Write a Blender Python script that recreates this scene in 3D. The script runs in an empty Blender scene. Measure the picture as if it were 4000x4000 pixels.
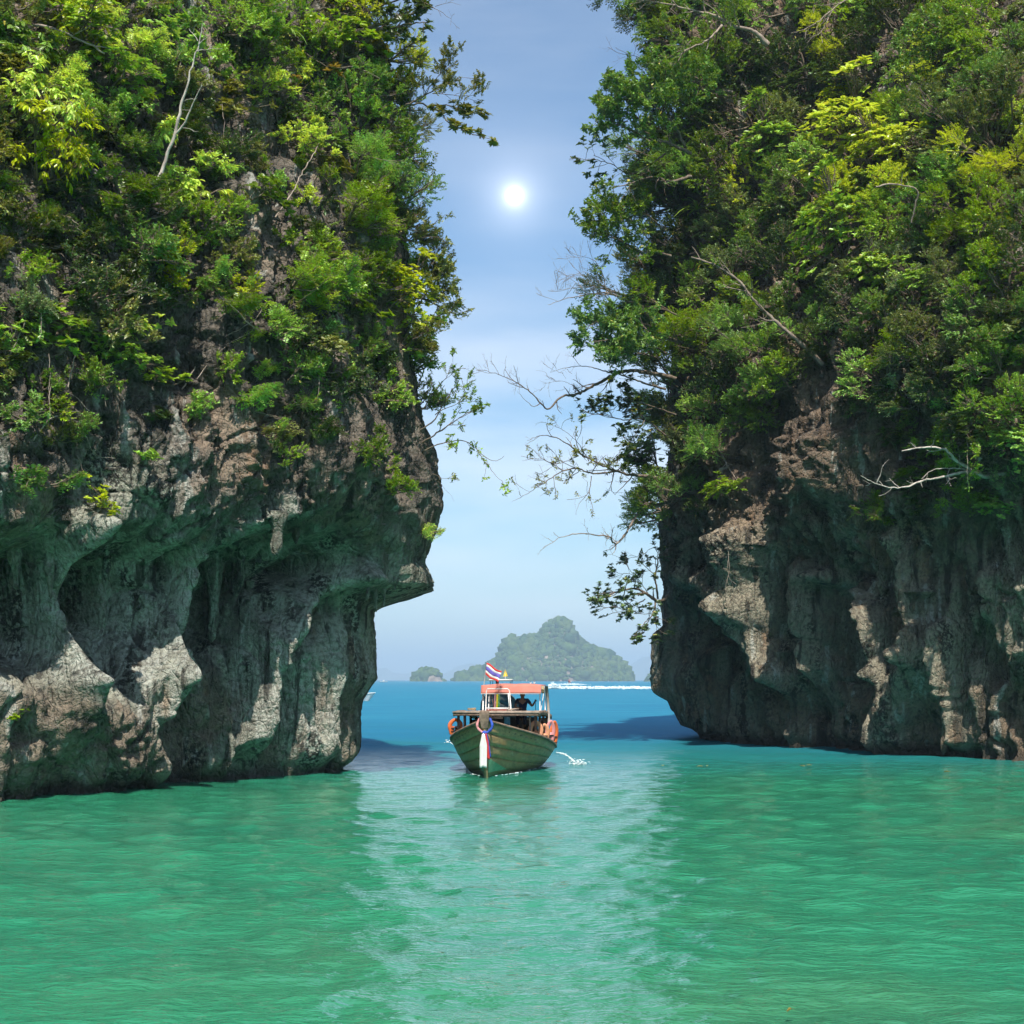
import bpy, math, random
import numpy as np
from mathutils import Vector

random.seed(7)
RNG = np.random.default_rng(7)
SC = bpy.context.scene
COL = SC.collection
PI = math.pi

# ------------------------------------------------------------------ camera, sky, sun, exposure
FPX, CX, HY, CZ = 5833.0, 2000.0, 2655.0, 3.2        # focal length, centre column and horizon row of the photograph (4000 px), eye height
cam_d = bpy.data.cameras.new('camera')
cam_d.sensor_width = 36.0
cam_d.lens = FPX / 4000.0 * 36.0
cam_d.shift_y = (HY - 2000.0) / 4000.0
cam_d.clip_start = 0.1
cam_d.clip_end = 60000.0
cam = bpy.data.objects.new('camera', cam_d)
COL.objects.link(cam)
cam.location = (0, 0, CZ)
cam.rotation_euler = (PI / 2, 0, 0)
SC.camera = cam

SUN_DIR = Vector((0.03, -0.555, 0.83)).normalized()    # towards the sun that lights the cliffs: high, behind the camera
SUN_EL = math.asin(SUN_DIR.z)
SUN_AZ = math.atan2(SUN_DIR.x, SUN_DIR.y)             # clockwise from +Y

world = bpy.data.worlds.new('World')
SC.world = world
world.use_nodes = True
wn, wl = world.node_tree.nodes, world.node_tree.links
wn.clear()
w_out = wn.new('ShaderNodeOutputWorld')
w_bg = wn.new('ShaderNodeBackground')
w_bg.inputs['Strength'].default_value = 0.106
sky = wn.new('ShaderNodeTexSky')
sky.sky_type = 'NISHITA'
sky.sun_disc = False
sky.sun_elevation = SUN_EL
sky.sun_rotation = SUN_AZ
sky.altitude = 0.0
sky.air_density = 1.0
sky.dust_density = 0.7
sky.ozone_density = 1.3
def wmath(op, a, b=None):
    n = wn.new('ShaderNodeMath'); n.operation = op
    for k, v in enumerate((a, b)):
        if v is None: continue
        if isinstance(v, (int, float)): n.inputs[k].default_value = v
        else: wl.new(v, n.inputs[k])
    return n.outputs[0]
# thin high cloud and the veiled sun that stands in the gap, both as directions of the sky
tc = wn.new('ShaderNodeTexCoord')
mp = wn.new('ShaderNodeMapping'); mp.inputs['Scale'].default_value = (2.2, 2.2, 11.0); mp.inputs['Location'].default_value = (3.1, 0.4, 1.7)
wl.new(tc.outputs['Generated'], mp.inputs['Vector'])
cn = wn.new('ShaderNodeTexNoise'); cn.inputs['Scale'].default_value = 1.6; cn.inputs['Detail'].default_value = 5.0; cn.inputs['Roughness'].default_value = 0.5
wl.new(mp.outputs['Vector'], cn.inputs['Vector'])
cr = wn.new('ShaderNodeValToRGB')
cr.color_ramp.elements[0].position = 0.36; cr.color_ramp.elements[0].color = (0, 0, 0, 1)
cr.color_ramp.elements[1].position = 0.72; cr.color_ramp.elements[1].color = (0.75, 0.75, 0.75, 1)
wl.new(cn.outputs['Fac'], cr.inputs['Fac'])
mixc = wn.new('ShaderNodeMix'); mixc.data_type = 'RGBA'
mixc.inputs['B'].default_value = (8.2, 8.3, 8.6, 1)
sepw = wn.new('ShaderNodeSeparateXYZ'); wl.new(tc.outputs['Generated'], sepw.inputs[0])
band = wn.new('ShaderNodeValToRGB')                       # the veil lies low over the sea, thinning upwards
for e, (p, v) in zip([band.color_ramp.elements[0], band.color_ramp.elements[1], band.color_ramp.elements.new(0.16), band.color_ramp.elements.new(0.24)], [(0.0, 0.45), (0.10, 0.95), (0.16, 0.8), (0.30, 0.12)]):
    e.position = p; e.color = (v, v, v, 1)
wl.new(sepw.outputs['Z'], band.inputs['Fac'])
wl.new(wmath('MULTIPLY', cr.outputs['Color'], band.outputs['Color']), mixc.inputs['Factor'])
tint = wn.new('ShaderNodeMix'); tint.data_type = 'RGBA'; tint.blend_type = 'MULTIPLY'; tint.inputs['Factor'].default_value = 1.0
tint.inputs['B'].default_value = (0.78, 0.95, 1.04, 1)
wl.new(sky.outputs['Color'], tint.inputs['A'])
wl.new(tint.outputs['Result'], mixc.inputs['A'])
vis_sun = Vector(((2010 - CX) / FPX, 1.0, (HY - 765) / FPX)).normalized()
dot = wn.new('ShaderNodeVectorMath'); dot.operation = 'DOT_PRODUCT'
nrm = wn.new('ShaderNodeVectorMath'); nrm.operation = 'NORMALIZE'
wl.new(tc.outputs['Generated'], nrm.inputs[0])
wl.new(nrm.outputs['Vector'], dot.inputs[0]); dot.inputs[1].default_value = tuple(vis_sun)
ang = wmath('ARCCOSINE', wmath('MINIMUM', dot.outputs['Value'], 0.9999999))
def lobe(width, amp):
    q = wmath('DIVIDE', ang, width)
    return wmath('MULTIPLY', wmath('POWER', 2.718, wmath('MULTIPLY', wmath('MULTIPLY', q, q), -1.0)), amp)
glow = wmath('ADD', wmath('ADD', lobe(0.0034, 18.0), lobe(0.0075, 4.5)), wmath('ADD', lobe(0.018, 1.9), lobe(0.050, 0.8)))
glc = wn.new('ShaderNodeVectorMath'); glc.operation = 'SCALE'; glc.inputs[0].default_value = (1.0, 0.98, 0.97)
wl.new(glow, glc.inputs['Scale'])
addg = wn.new('ShaderNodeVectorMath'); addg.operation = 'ADD'
wl.new(mixc.outputs['Result'], addg.inputs[0]); wl.new(glc.outputs['Vector'], addg.inputs[1])
wl.new(addg.outputs['Vector'], w_bg.inputs['Color'])
wl.new(w_bg.outputs['Background'], w_out.inputs['Surface'])

sun_d = bpy.data.lights.new('sun', 'SUN')
sun_d.energy = 5.0
sun_d.angle = math.radians(0.53)
sun_d.color = (1.0, 0.95, 0.86)
sun = bpy.data.objects.new('sun', sun_d)
COL.objects.link(sun)
sun.rotation_euler = (-SUN_DIR).to_track_quat('-Z', 'Y').to_euler()
sun.location = (10, -20, 60)

SC.view_settings.view_transform = 'Standard'
SC.view_settings.look = 'None'
SC.view_settings.exposure = 0.56
SC.view_settings.gamma = 1.0
SC.view_settings.use_curve_mapping = False
SC.cycles.max_bounces = 5
SC.cycles.diffuse_bounces = 3
SC.cycles.glossy_bounces = 2
SC.cycles.transmission_bounces = 2
SC.cycles.transparent_max_bounces = 5
SC.cycles.volume_bounces = 0
SC.cycles.caustics_reflective = False
SC.cycles.caustics_refractive = False
SC.cycles.sample_clamp_indirect = 4.0
SC.cycles.use_denoising = True
SC.cycles.use_adaptive_sampling = True
SC.cycles.adaptive_threshold = 0.03

# ------------------------------------------------------------------ helpers
def at(px, py, Y):
    """The point at distance Y that the photograph shows at (px, py)."""
    return np.array([(px - CX) / FPX * Y, Y, CZ + (HY - py) / FPX * Y])

def zat(py, Y): return CZ + (HY - py) / FPX * Y

def mesh(name, V, F, smooth=False, mats=None, midx=None):
    """V (n,3); F: (m,k) array or list of such arrays."""
    me = bpy.data.meshes.new(name)
    V = np.asarray(V, dtype=np.float32)
    Fs = F if isinstance(F, list) else [F]
    Fs = [np.asarray(f, dtype=np.int32) for f in Fs if len(f)]
    me.vertices.add(len(V)); me.vertices.foreach_set('co', V.ravel())
    nl = sum(f.size for f in Fs); npoly = sum(len(f) for f in Fs)
    me.loops.add(nl); me.polygons.add(npoly)
    me.loops.foreach_set('vertex_index', np.concatenate([f.ravel() for f in Fs]))
    tot = np.concatenate([np.full(len(f), f.shape[1], np.int32) for f in Fs])
    st = np.concatenate([[0], np.cumsum(tot)[:-1]]).astype(np.int32)
    me.polygons.foreach_set('loop_start', st)
    if smooth: me.polygons.foreach_set('use_smooth', np.ones(npoly, bool))
    for m in (mats if isinstance(mats, (list, tuple)) else [mats]):
        if m is not None: me.materials.append(m)
    if midx is not None: me.polygons.foreach_set('material_index', np.asarray(midx, np.int32))
    me.update(calc_edges=True)
    me.validate()
    return me

def link(name, me, parent=None, loc=None):
    o = bpy.data.objects.new(name, me)
    COL.objects.link(o)
    if parent is not None: o.parent = parent
    if loc is not None: o.location = loc
    return o

def empty(name, loc=(0, 0, 0), rz=0.0):
    o = bpy.data.objects.new(name, None)
    COL.objects.link(o)
    o.location = loc; o.rotation_euler = (0, 0, rz); o.empty_display_size = 0.3
    return o

def tag(o, label=None, cat=None, group=None, kind=None):
    if label: o['label'] = label
    if cat: o['category'] = cat
    if group: o['group'] = group
    if kind: o['kind'] = kind
    return o

def norm(v, axis=-1):
    n = np.linalg.norm(v, axis=axis, keepdims=True)
    return v / np.maximum(n, 1e-9)

_perm = np.random.default_rng(11).permutation(256)
_perm = np.concatenate([_perm, _perm, _perm])
_grad = norm(np.random.default_rng(5).normal(size=(256, 3)))
def perlin(x, y, z=0.0):
    x, y, z = np.broadcast_arrays(np.asarray(x, float), np.asarray(y, float), np.asarray(z, float))
    xi, yi, zi = np.floor(x).astype(int), np.floor(y).astype(int), np.floor(z).astype(int)
    xf, yf, zf = x - xi, y - yi, z - zi
    xi &= 255; yi &= 255; zi &= 255
    u, v, w = (t * t * t * (t * (t * 6 - 15) + 10) for t in (xf, yf, zf))
    def g(dx, dy, dz):
        h = _perm[_perm[_perm[xi + dx] + yi + dy] + zi + dz] & 255
        q = _grad[h]
        return q[..., 0] * (xf - dx) + q[..., 1] * (yf - dy) + q[..., 2] * (zf - dz)
    def L(a, b, t): return a + t * (b - a)
    return 1.6 * L(L(L(g(0,0,0), g(1,0,0), u), L(g(0,1,0), g(1,1,0), u), v),
                   L(L(g(0,0,1), g(1,0,1), u), L(g(0,1,1), g(1,1,1), u), v), w)
def fbm(x, y, z=0.0, octv=4, gain=0.5, lac=2.03):
    a, s, f = 1.0, 0.0, 1.0
    for k in range(octv):
        s = s + a * perlin(np.asarray(x) * f + 17.3 * k, np.asarray(y) * f + 5.1 * k, np.asarray(z) * f)
        a *= gain; f *= lac
    return s

def tubes(paths, sides=5):
    """paths: list of (points (n,3), radii (n,)). One vertex array and one quad array."""
    Vs, Fs, off = [], [], 0
    ca = np.cos(np.arange(sides) / sides * 2 * PI); sa = np.sin(np.arange(sides) / sides * 2 * PI)
    for P, R in paths:
        P = np.asarray(P, float); R = np.asarray(R, float); n = len(P)
        T = np.empty_like(P); T[1:-1] = P[2:] - P[:-2]; T[0] = P[1] - P[0]; T[-1] = P[-1] - P[-2]
        T = norm(T)
        up = np.array([0.0, 0.0, 1.0]) if abs(T[:, 2].mean()) < 0.75 else np.array([1.0, 0.0, 0.0])
        A = norm(np.cross(T, up)); B = np.cross(T, A)
        ring = P[:, None, :] + R[:, None, None] * (ca[None, :, None] * A[:, None, :] + sa[None, :, None] * B[:, None, :])
        Vs.append(ring.reshape(-1, 3))
        i = np.arange(n - 1)[:, None] * sides; j = np.arange(sides)[None, :]; k = (j + 1) % sides
        Fs.append(np.stack([i + j, i + k, i + sides + k, i + sides + j], -1).reshape(-1, 4) + off)
        off += n * sides
    if not Vs: return np.zeros((0, 3)), np.zeros((0, 4), int)
    return np.concatenate(Vs), np.concatenate(Fs)

class MB:
    """Collects boxes, bars, tubes and lofts; build() links them as one mesh."""
    def __init__(s): s.V, s.F, s.n = [], [], 0
    def add(s, V, F):
        V = np.asarray(V, float).reshape(-1, 3)
        for f in (F if isinstance(F, list) and np.ndim(F[0]) == 2 else [F]):
            f = np.asarray(f, int)
            if len(f): s.F.append(f + s.n)
        s.V.append(V); s.n += len(V); return s
    def box(s, c, size, rot=None):
        h = np.asarray(size, float) / 2
        v = np.array([[x, y, z] for z in (-1, 1) for y in (-1, 1) for x in (-1, 1)]) * h
        if rot is not None: v = v @ np.asarray(rot).T
        f = [[0,2,3,1],[4,5,7,6],[0,1,5,4],[2,6,7,3],[0,4,6,2],[1,3,7,5]]
        return s.add(v + np.asarray(c, float), f)
    def bar(s, a, b, w, h, up=(0, 0, 1)):
        a, b = np.asarray(a, float), np.asarray(b, float)
        t = norm(b - a); u = np.asarray(up, float)
        if abs(t @ u) > 0.95: u = np.array([1.0, 0, 0])
        x = norm(np.cross(t, u)); z = np.cross(x, t)
        v = [p + sx * x * w / 2 + sz * z * h / 2 for p in (a, b) for sz in (-1, 1) for sx in (-1, 1)]
        return s.add(v, [[0,1,3,2],[4,6,7,5],[0,4,5,1],[2,3,7,6],[0,2,6,4],[1,5,7,3]])
    def tube(s, pts, r, sides=8, caps=True):
        pts = np.asarray(pts, float); R = np.full(len(pts), r) if np.isscalar(r) else np.asarray(r)
        V, F = tubes([(pts, R)], sides)
        s.add(V, F)
        if caps:
            n0 = s.n - len(V)
            s.F.append(np.array([list(range(n0, n0 + sides))])); s.F.append(np.array([list(range(s.n - sides, s.n))[::-1]]))
        return s
    def grid(s, G, closed_u=False):
        """G (a,b,3) sheet of quads"""
        a, b = G.shape[:2]
        i = np.arange(a - 1)[:, None] * b; j = np.arange(b - 1)[None, :]
        return s.add(G.reshape(-1, 3), np.stack([i + j, i + j + 1, i + b + j + 1, i + b + j], -1).reshape(-1, 4))
    def solid(s, A, B):
        """closed slab between two equal grids A (outer) and B (inner)"""
        a, b = A.shape[:2]; n = a * b
        i = np.arange(a - 1)[:, None] * b; j = np.arange(b - 1)[None, :]
        q = np.stack([i + j, i + j + 1, i + b + j + 1, i + b + j], -1).reshape(-1, 4)
        rim = [k for k in range(b)] + [r * b + b - 1 for r in range(1, a)] + [(a - 1) * b + k for k in range(b - 2, -1, -1)] + [r * b for r in range(a - 2, 0, -1)]
        rim = np.array(rim); nx = np.roll(rim, -1)
        side = np.stack([rim, rim + n, nx + n, nx], -1)
        return s.add(np.concatenate([A.reshape(-1, 3), B.reshape(-1, 3)]), [q, q[:, ::-1] + n, side])
    def ball(s, c, r, seg=10, rings=7, warp=None):
        r = np.asarray(r, float) * np.ones(3)
        th = np.linspace(0, PI, rings); ph = np.arange(seg) / seg * 2 * PI
        G = np.stack([np.sin(th)[:, None] * np.cos(ph), np.sin(th)[:, None] * np.sin(ph), np.repeat(np.cos(th)[:, None], seg, 1)], -1)
        if warp is not None: G = G * (1 + warp(G))[..., None]
        V = (G * r + np.asarray(c, float)).reshape(-1, 3)
        i = np.arange(rings - 1)[:, None] * seg; j = np.arange(seg)[None, :]; k = (j + 1) % seg
        return s.add(V, np.stack([i + j, i + seg + j, i + seg + k, i + k], -1).reshape(-1, 4))
    def make(s, name, mat, smooth=False):
        by = {}
        for f in s.F: by.setdefault(f.shape[1], []).append(f)
        return mesh(name, np.concatenate(s.V), [np.concatenate(v) for v in by.values()], smooth, mat)
    def build(s, name, mat, parent=None, smooth=False, loc=None):
        return link(name, s.make(name, mat, smooth), parent, loc)

def interp_profile(tab, v):
    t = np.asarray(tab, float); o = np.argsort(t[:, 0])
    return np.interp(v, t[o, 0], t[o, 1])

def sstep(a, b, x):
    t = np.clip((np.asarray(x, float) - a) / (b - a), 0, 1)
    return t * t * (3 - 2 * t)
# ------------------------------------------------------------------ materials
class NT:
    """a small builder for node trees"""
    def __init__(s, name):
        s.m = bpy.data.materials.new(name); s.m.use_nodes = True
        s.n, s.l = s.m.node_tree.nodes, s.m.node_tree.links
        s.n.clear(); s.out = s.n.new('ShaderNodeOutputMaterial')
        s._tc = None
    def put(s, sock, v):
        if v is None: return
        if hasattr(v, 'is_output') or isinstance(v, bpy.types.NodeSocket): s.l.new(v, sock)
        elif isinstance(v, (tuple, list)) and len(v) == 3 and sock.type == 'RGBA': sock.default_value = (*v, 1)
        else: sock.default_value = v
    def coord(s, which='Object'):
        if s._tc is None: s._tc = s.n.new('ShaderNodeTexCoord')
        return s._tc.outputs[which]
    def mapping(s, scale=(1, 1, 1), loc=(0, 0, 0), vec=None):
        n = s.n.new('ShaderNodeMapping'); n.inputs['Scale'].default_value = scale; n.inputs['Location'].default_value = loc
        s.l.new(vec if vec is not None else s.coord(), n.inputs['Vector']); return n.outputs['Vector']
    def noise(s, scale, detail=4.0, rough=0.55, vec=None, dist=0.0, out='Fac'):
        n = s.n.new('ShaderNodeTexNoise'); n.inputs['Scale'].default_value = scale; n.inputs['Detail'].default_value = detail
        n.inputs['Roughness'].default_value = rough; n.inputs['Distortion'].default_value = dist
        s.l.new(vec if vec is not None else s.coord(), n.inputs['Vector']); return n.outputs[out]
    def voronoi(s, scale, vec=None, feature='F1'):
        n = s.n.new('ShaderNodeTexVoronoi'); n.feature = feature; n.inputs['Scale'].default_value = scale
        s.l.new(vec if vec is not None else s.coord(), n.inputs['Vector']); return n.outputs['Distance']
    def ramp(s, fac, a, b, lo=0.0, hi=1.0):
        n = s.n.new('ShaderNodeMapRange'); n.interpolation_type = 'SMOOTHSTEP'
        n.inputs['From Min'].default_value = a; n.inputs['From Max'].default_value = b
        n.inputs['To Min'].default_value = lo; n.inputs['To Max'].default_value = hi
        s.put(n.inputs['Value'], fac); return n.outputs['Result']
    def math(s, op, a, b=None):
        n = s.n.new('ShaderNodeMath'); n.operation = op
        s.put(n.inputs[0], a); s.put(n.inputs[1], b); return n.outputs[0]
    def mix(s, f, a, b, blend='MIX'):
        n = s.n.new('ShaderNodeMix'); n.data_type = 'RGBA'; n.blend_type = blend
        s.put(n.inputs['Factor'], f); s.put(n.inputs['A'], a); s.put(n.inputs['B'], b); return n.outputs['Result']
    def sep(s, vec=None):
        n = s.n.new('ShaderNodeSeparateXYZ'); s.l.new(vec if vec is not None else s.coord(), n.inputs[0]); return n.outputs
    def bump(s, h, strength=0.5, dist=0.05, normal=None):
        n = s.n.new('ShaderNodeBump'); n.inputs['Strength'].default_value = strength; n.inputs['Distance'].default_value = dist
        s.put(n.inputs['Height'], h); s.put(n.inputs['Normal'], normal); return n.outputs['Normal']
    def principled(s, color, rough=0.6, spec=0.5, normal=None, metal=0.0, ior=None):
        n = s.n.new('ShaderNodeBsdfPrincipled')
        s.put(n.inputs['Base Color'], color); s.put(n.inputs['Roughness'], rough)
        s.put(n.inputs['Specular IOR Level'], spec); s.put(n.inputs['Normal'], normal); s.put(n.inputs['Metallic'], metal)
        if ior: n.inputs['IOR'].default_value = ior
        return n.outputs['BSDF']
    def mixs(s, f, a, b):
        n = s.n.new('ShaderNodeMixShader'); s.put(n.inputs[0], f); s.l.new(a, n.inputs[1]); s.l.new(b, n.inputs[2]); return n.outputs[0]
    def done(s, shader): s.l.new(shader, s.out.inputs['Surface']); return s.m

def mat_rock(name, base, tan, green, lip, damp):
    t = NT(name)
    z = t.sep()[2]
    big = t.noise(0.25, 4, 0.6)
    med = t.noise(1.1, 5, 0.65)
    fine = t.noise(7.0, 4, 0.68)
    col = t.mix(t.ramp(med, 0.35, 0.66), base, tuple(c * 0.42 for c in base))
    col = t.mix(t.ramp(big, 0.50, 0.64), col, tan)
    # algae-green, smoother flowstone in the undercut zone
    zz = t.math('ADD', z, t.math('MULTIPLY', t.math('SUBTRACT', big, 0.5), 9.0))
    low = t.ramp(zz, lip + 1.6, lip - 1.4)
    gn = t.noise(0.8, 4, 0.62, vec=t.mapping((1, 1, 0.35), (4, 2, 0)))
    gcol = t.mix(t.ramp(gn, 0.40, 0.60), green, tuple(c * 0.34 for c in green))
    gcol = t.mix(t.ramp(gn, 0.56, 0.68), gcol, tan)
    col = t.mix(t.math('MULTIPLY', low, 0.85), col, gcol)
    warm = t.math('MULTIPLY', t.ramp(z, 3.6, 2.4), t.ramp(t.noise(0.45, 3, vec=t.mapping((1, 1, 1), (8, 8, 2))), 0.40, 0.56))
    col = t.mix(t.math('MULTIPLY', warm, 0.8), col, tuple(c * 0.85 for c in tan))
    at_ = t.n.new('ShaderNodeAttribute'); at_.attribute_name = 'flow'
    fl = t.math('MULTIPLY', at_.outputs['Fac'], t.ramp(t.noise(3.2, 4, 0.65, vec=t.mapping((1, 1, 0.14), (2, 8, 0))), 0.36, 0.56, 0.25, 1.0))
    col = t.mix(t.math('MULTIPLY', fl, 0.85), col, tuple(min(0.50, c * 1.25) for c in green))
    # mineral streaks that run down the face
    st = t.noise(1.7, 4, 0.62, vec=t.mapping((1.0, 1.0, 0.10), (1, 5, 0)), dist=0.4)
    col = t.mix(t.math('MULTIPLY', t.ramp(st, 0.55, 0.65), 0.85), col, (0.026, 0.026, 0.022))
    col = t.mix(t.math('MULTIPLY', t.ramp(st, 0.43, 0.34), 0.65), col, (0.50, 0.50, 0.44))
    st3 = t.noise(0.8, 3, 0.6, vec=t.mapping((1.0, 1.0, 0.3), (23, 12, 4)))
    col = t.mix(t.math('MULTIPLY', t.ramp(st3, 0.61, 0.74), 0.6), col, (0.30, 0.17, 0.09))
    # black lichen in pitted patches
    li = t.math('MULTIPLY', t.ramp(st3, 0.47, 0.36), t.ramp(fine, 0.42, 0.54))
    col = t.mix(li, col, (0.020, 0.024, 0.020))
    # crust of oysters and weed that the tide leaves
    tide = t.ramp(t.math('ADD', z, t.math('MULTIPLY', fine, 0.5)), damp + 0.55, damp)
    col = t.mix(t.math('MULTIPLY', tide, 0.8), col, (0.040, 0.036, 0.028))
    col = t.mix(t.ramp(fine, 0.40, 0.68, 0.0, 0.65), col, tuple(c * 0.35 for c in base))
    pits = t.ramp(t.voronoi(4.2, vec=t.mapping((1, 1, 0.5))), 0.05, 0.30)
    crk = t.ramp(t.voronoi(1.15, vec=t.mapping((1, 1, 0.42)), feature='DISTANCE_TO_EDGE'), 0.0, 0.055)
    crk2 = t.ramp(t.voronoi(3.6, vec=t.mapping((1, 1, 0.5), (3, 1, 7)), feature='DISTANCE_TO_EDGE'), 0.0, 0.07)
    h = t.math('ADD', t.math('MULTIPLY', med, 0.9), t.math('ADD', t.math('MULTIPLY', fine, 0.55), t.math('MULTIPLY', pits, 0.20)))
    h = t.math('ADD', h, t.math('ADD', t.math('MULTIPLY', crk, 0.16), t.math('MULTIPLY', crk2, 0.10)))
    nb = t.bump(h, 1.0, 0.40)
    return t.done(t.principled(col, 0.82, 0.25, nb))

def mat_leaf(name, rgb, trans=0.24, rough=0.40, yellow=0.03, spread=1.0):
    t = NT(name)
    oi = t.n.new('ShaderNodeObjectInfo'); ge = t.n.new('ShaderNodeNewGeometry')
    r1, r2 = oi.outputs['Random'], ge.outputs['Random Per Island']
    hs = t.n.new('ShaderNodeHueSaturation')
    t.put(hs.inputs['Hue'], t.math('ADD', t.math('ADD', t.ramp(r1, 0, 1, -0.016, 0.016), t.ramp(r2, 0, 1, -0.014, 0.014)), 0.5))
    t.put(hs.inputs['Saturation'], t.ramp(r1, 0, 1, 1.08, 0.86))
    t.put(hs.inputs['Value'], t.math('MULTIPLY', t.ramp(r1, 0, 1, 0.78, 1.22), t.ramp(r2, 0, 1, 1 - 0.4 * spread, 1 + 0.4 * spread)))
    base = t.mix(t.math('GREATER_THAN', r2, 1.0 - yellow), rgb, (0.34, 0.25, 0.035))
    t.put(hs.inputs['Color'], base)
    c = hs.outputs['Color']
    p = t.principled(c, rough - 0.06, 0.45)
    tr = t.n.new('ShaderNodeBsdfTranslucent')
    t.put(tr.inputs['Color'], t.mix(0.5, c, (rgb[0] * 2.6, rgb[1] * 2.2, rgb[2] * 0.8)))
    return t.done(t.mixs(trans, p, tr.outputs[0]))

def mat_plain(name, rgb, rough=0.6, var=0.25, scale=3.0, spec=0.4, bump=0.0, stretch=(1, 1, 1), metal=0.0, dark=None):
    t = NT(name)
    v = t.mapping(stretch)
    f = t.noise(scale, 5, 0.6, vec=v)
    d = dark if dark else tuple(c * (1 - 2 * var) for c in rgb)
    col = t.mix(t.ramp(f, 0.32, 0.70), rgb, d)
    nb = t.bump(t.noise(scale * 4, 4, 0.6, vec=v), bump, 0.02) if bump else None
    return t.done(t.principled(col, rough, spec, nb, metal))

def mat_bark(name, a, b):
    t = NT(name)
    f = t.noise(6.0, 5, 0.65, vec=t.mapping((1, 1, 0.5)))
    col = t.mix(t.ramp(f, 0.35, 0.65), a, b)
    return t.done(t.principled(col, 0.85, 0.2, t.bump(t.noise(22.0, 4, 0.6), 0.5, 0.02)))

M = {}
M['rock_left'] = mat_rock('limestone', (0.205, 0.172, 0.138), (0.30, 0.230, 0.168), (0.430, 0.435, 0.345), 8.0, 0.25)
M['rock_right'] = mat_rock('brown_limestone', (0.230, 0.168, 0.120), (0.30, 0.215, 0.145), (0.320, 0.290, 0.215), 10.5, 0.35)  # browner rock than the other cliff, with a darker undercut tone
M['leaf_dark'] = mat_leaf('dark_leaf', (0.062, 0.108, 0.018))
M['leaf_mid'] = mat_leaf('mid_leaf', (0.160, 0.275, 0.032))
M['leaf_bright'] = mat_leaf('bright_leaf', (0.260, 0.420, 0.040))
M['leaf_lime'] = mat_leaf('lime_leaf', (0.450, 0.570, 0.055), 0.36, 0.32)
M['leaf_olive'] = mat_leaf('olive_leaf', (0.200, 0.220, 0.040), 0.22, 0.45, 0.06)
M['leaf_pale'] = mat_leaf('pale_leaf', (0.185, 0.245, 0.085), 0.24, 0.40)
M['leaf_gold'] = mat_leaf('golden_leaf', (0.300, 0.235, 0.060), 0.30, 0.45, 0.20)
M['bark'] = mat_bark('brown_bark', (0.115, 0.080, 0.058), (0.21, 0.165, 0.125))
M['bark_pale'] = mat_bark('pale_bark', (0.36, 0.29, 0.235), (0.19, 0.145, 0.115))
M['bark_white'] = mat_bark('bleached_wood', (0.66, 0.60, 0.55), (0.40, 0.35, 0.32))

def mat_water():
    t = NT('sea_water')
    y = t.sep()[1]
    # the bed drops away through the channel: green over the sand of the lagoon, blue over the deep outside
    d = t.math('ADD', y, t.math('MULTIPLY', t.math('SUBTRACT', t.noise(0.055, 3, vec=t.mapping((1, 0.55, 1))), 0.5), 26.0))
    col = t.mix(t.ramp(d, 42.0, 64.0), (0.023, 0.196, 0.104), (0.009, 0.150, 0.150))
    col = t.mix(t.math('MULTIPLY', t.ramp(t.noise(0.07, 3, vec=t.mapping((1, 1, 1), (5, 2, 3))), 0.50, 0.68, 0.0, 0.6), t.ramp(y, 48.0, 30.0)), col, (0.055, 0.200, 0.095))
    col = t.mix(t.ramp(d, 58.0, 90.0), col, (0.005, 0.120, 0.200))
    patch = t.noise(0.14, 4, 0.55, vec=t.mapping((0.6, 1.5, 1)))
    col = t.mix(t.ramp(patch, 0.42, 0.66, 0.0, 0.32), col, (0.010, 0.105, 0.068))
    f1 = t.noise(4.2, 3, 0.62, vec=t.mapping((0.7, 1.3, 1)))
    f2 = t.noise(0.9, 3, 0.55, vec=t.mapping((0.6, 1.5, 1), (3, 9, 0)))
    h = t.math('ADD', t.math('MULTIPLY', f1, t.ramp(y, 10.0, 90.0, 0.28, 0.10)), t.math('MULTIPLY', f2, t.ramp(y, 20.0, 90.0, 0.22, 0.9)))
    nb = t.bump(h, 0.6, 0.30)
    near = t.principled(col, 0.05, 0.8, nb, ior=1.38)
    # open water: the facets of unresolved waves throw back only a fifth of the sky at this slant
    far_c = t.mix(t.ramp(t.noise(0.22, 6, 0.72, vec=t.mapping((0.30, 1.6, 1), (7, 1, 0))), 0.40, 0.62), (0.008, 0.115, 0.185), (0.022, 0.190, 0.250))
    df = t.n.new('ShaderNodeBsdfDiffuse'); t.put(df.inputs['Color'], t.mix(t.ramp(y, 60.0, 160.0), col, far_c)); t.put(df.inputs['Normal'], nb)
    gl = t.n.new('ShaderNodeBsdfGlossy'); gl.inputs['Roughness'].default_value = 0.38; gl.inputs['Color'].default_value = (0.34, 0.66, 1.0, 1); t.put(gl.inputs['Normal'], nb)  # blue of the higher sky is put into the reflection colour
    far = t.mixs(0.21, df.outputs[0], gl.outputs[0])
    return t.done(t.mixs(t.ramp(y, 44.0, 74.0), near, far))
M['water'] = mat_water()
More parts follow.
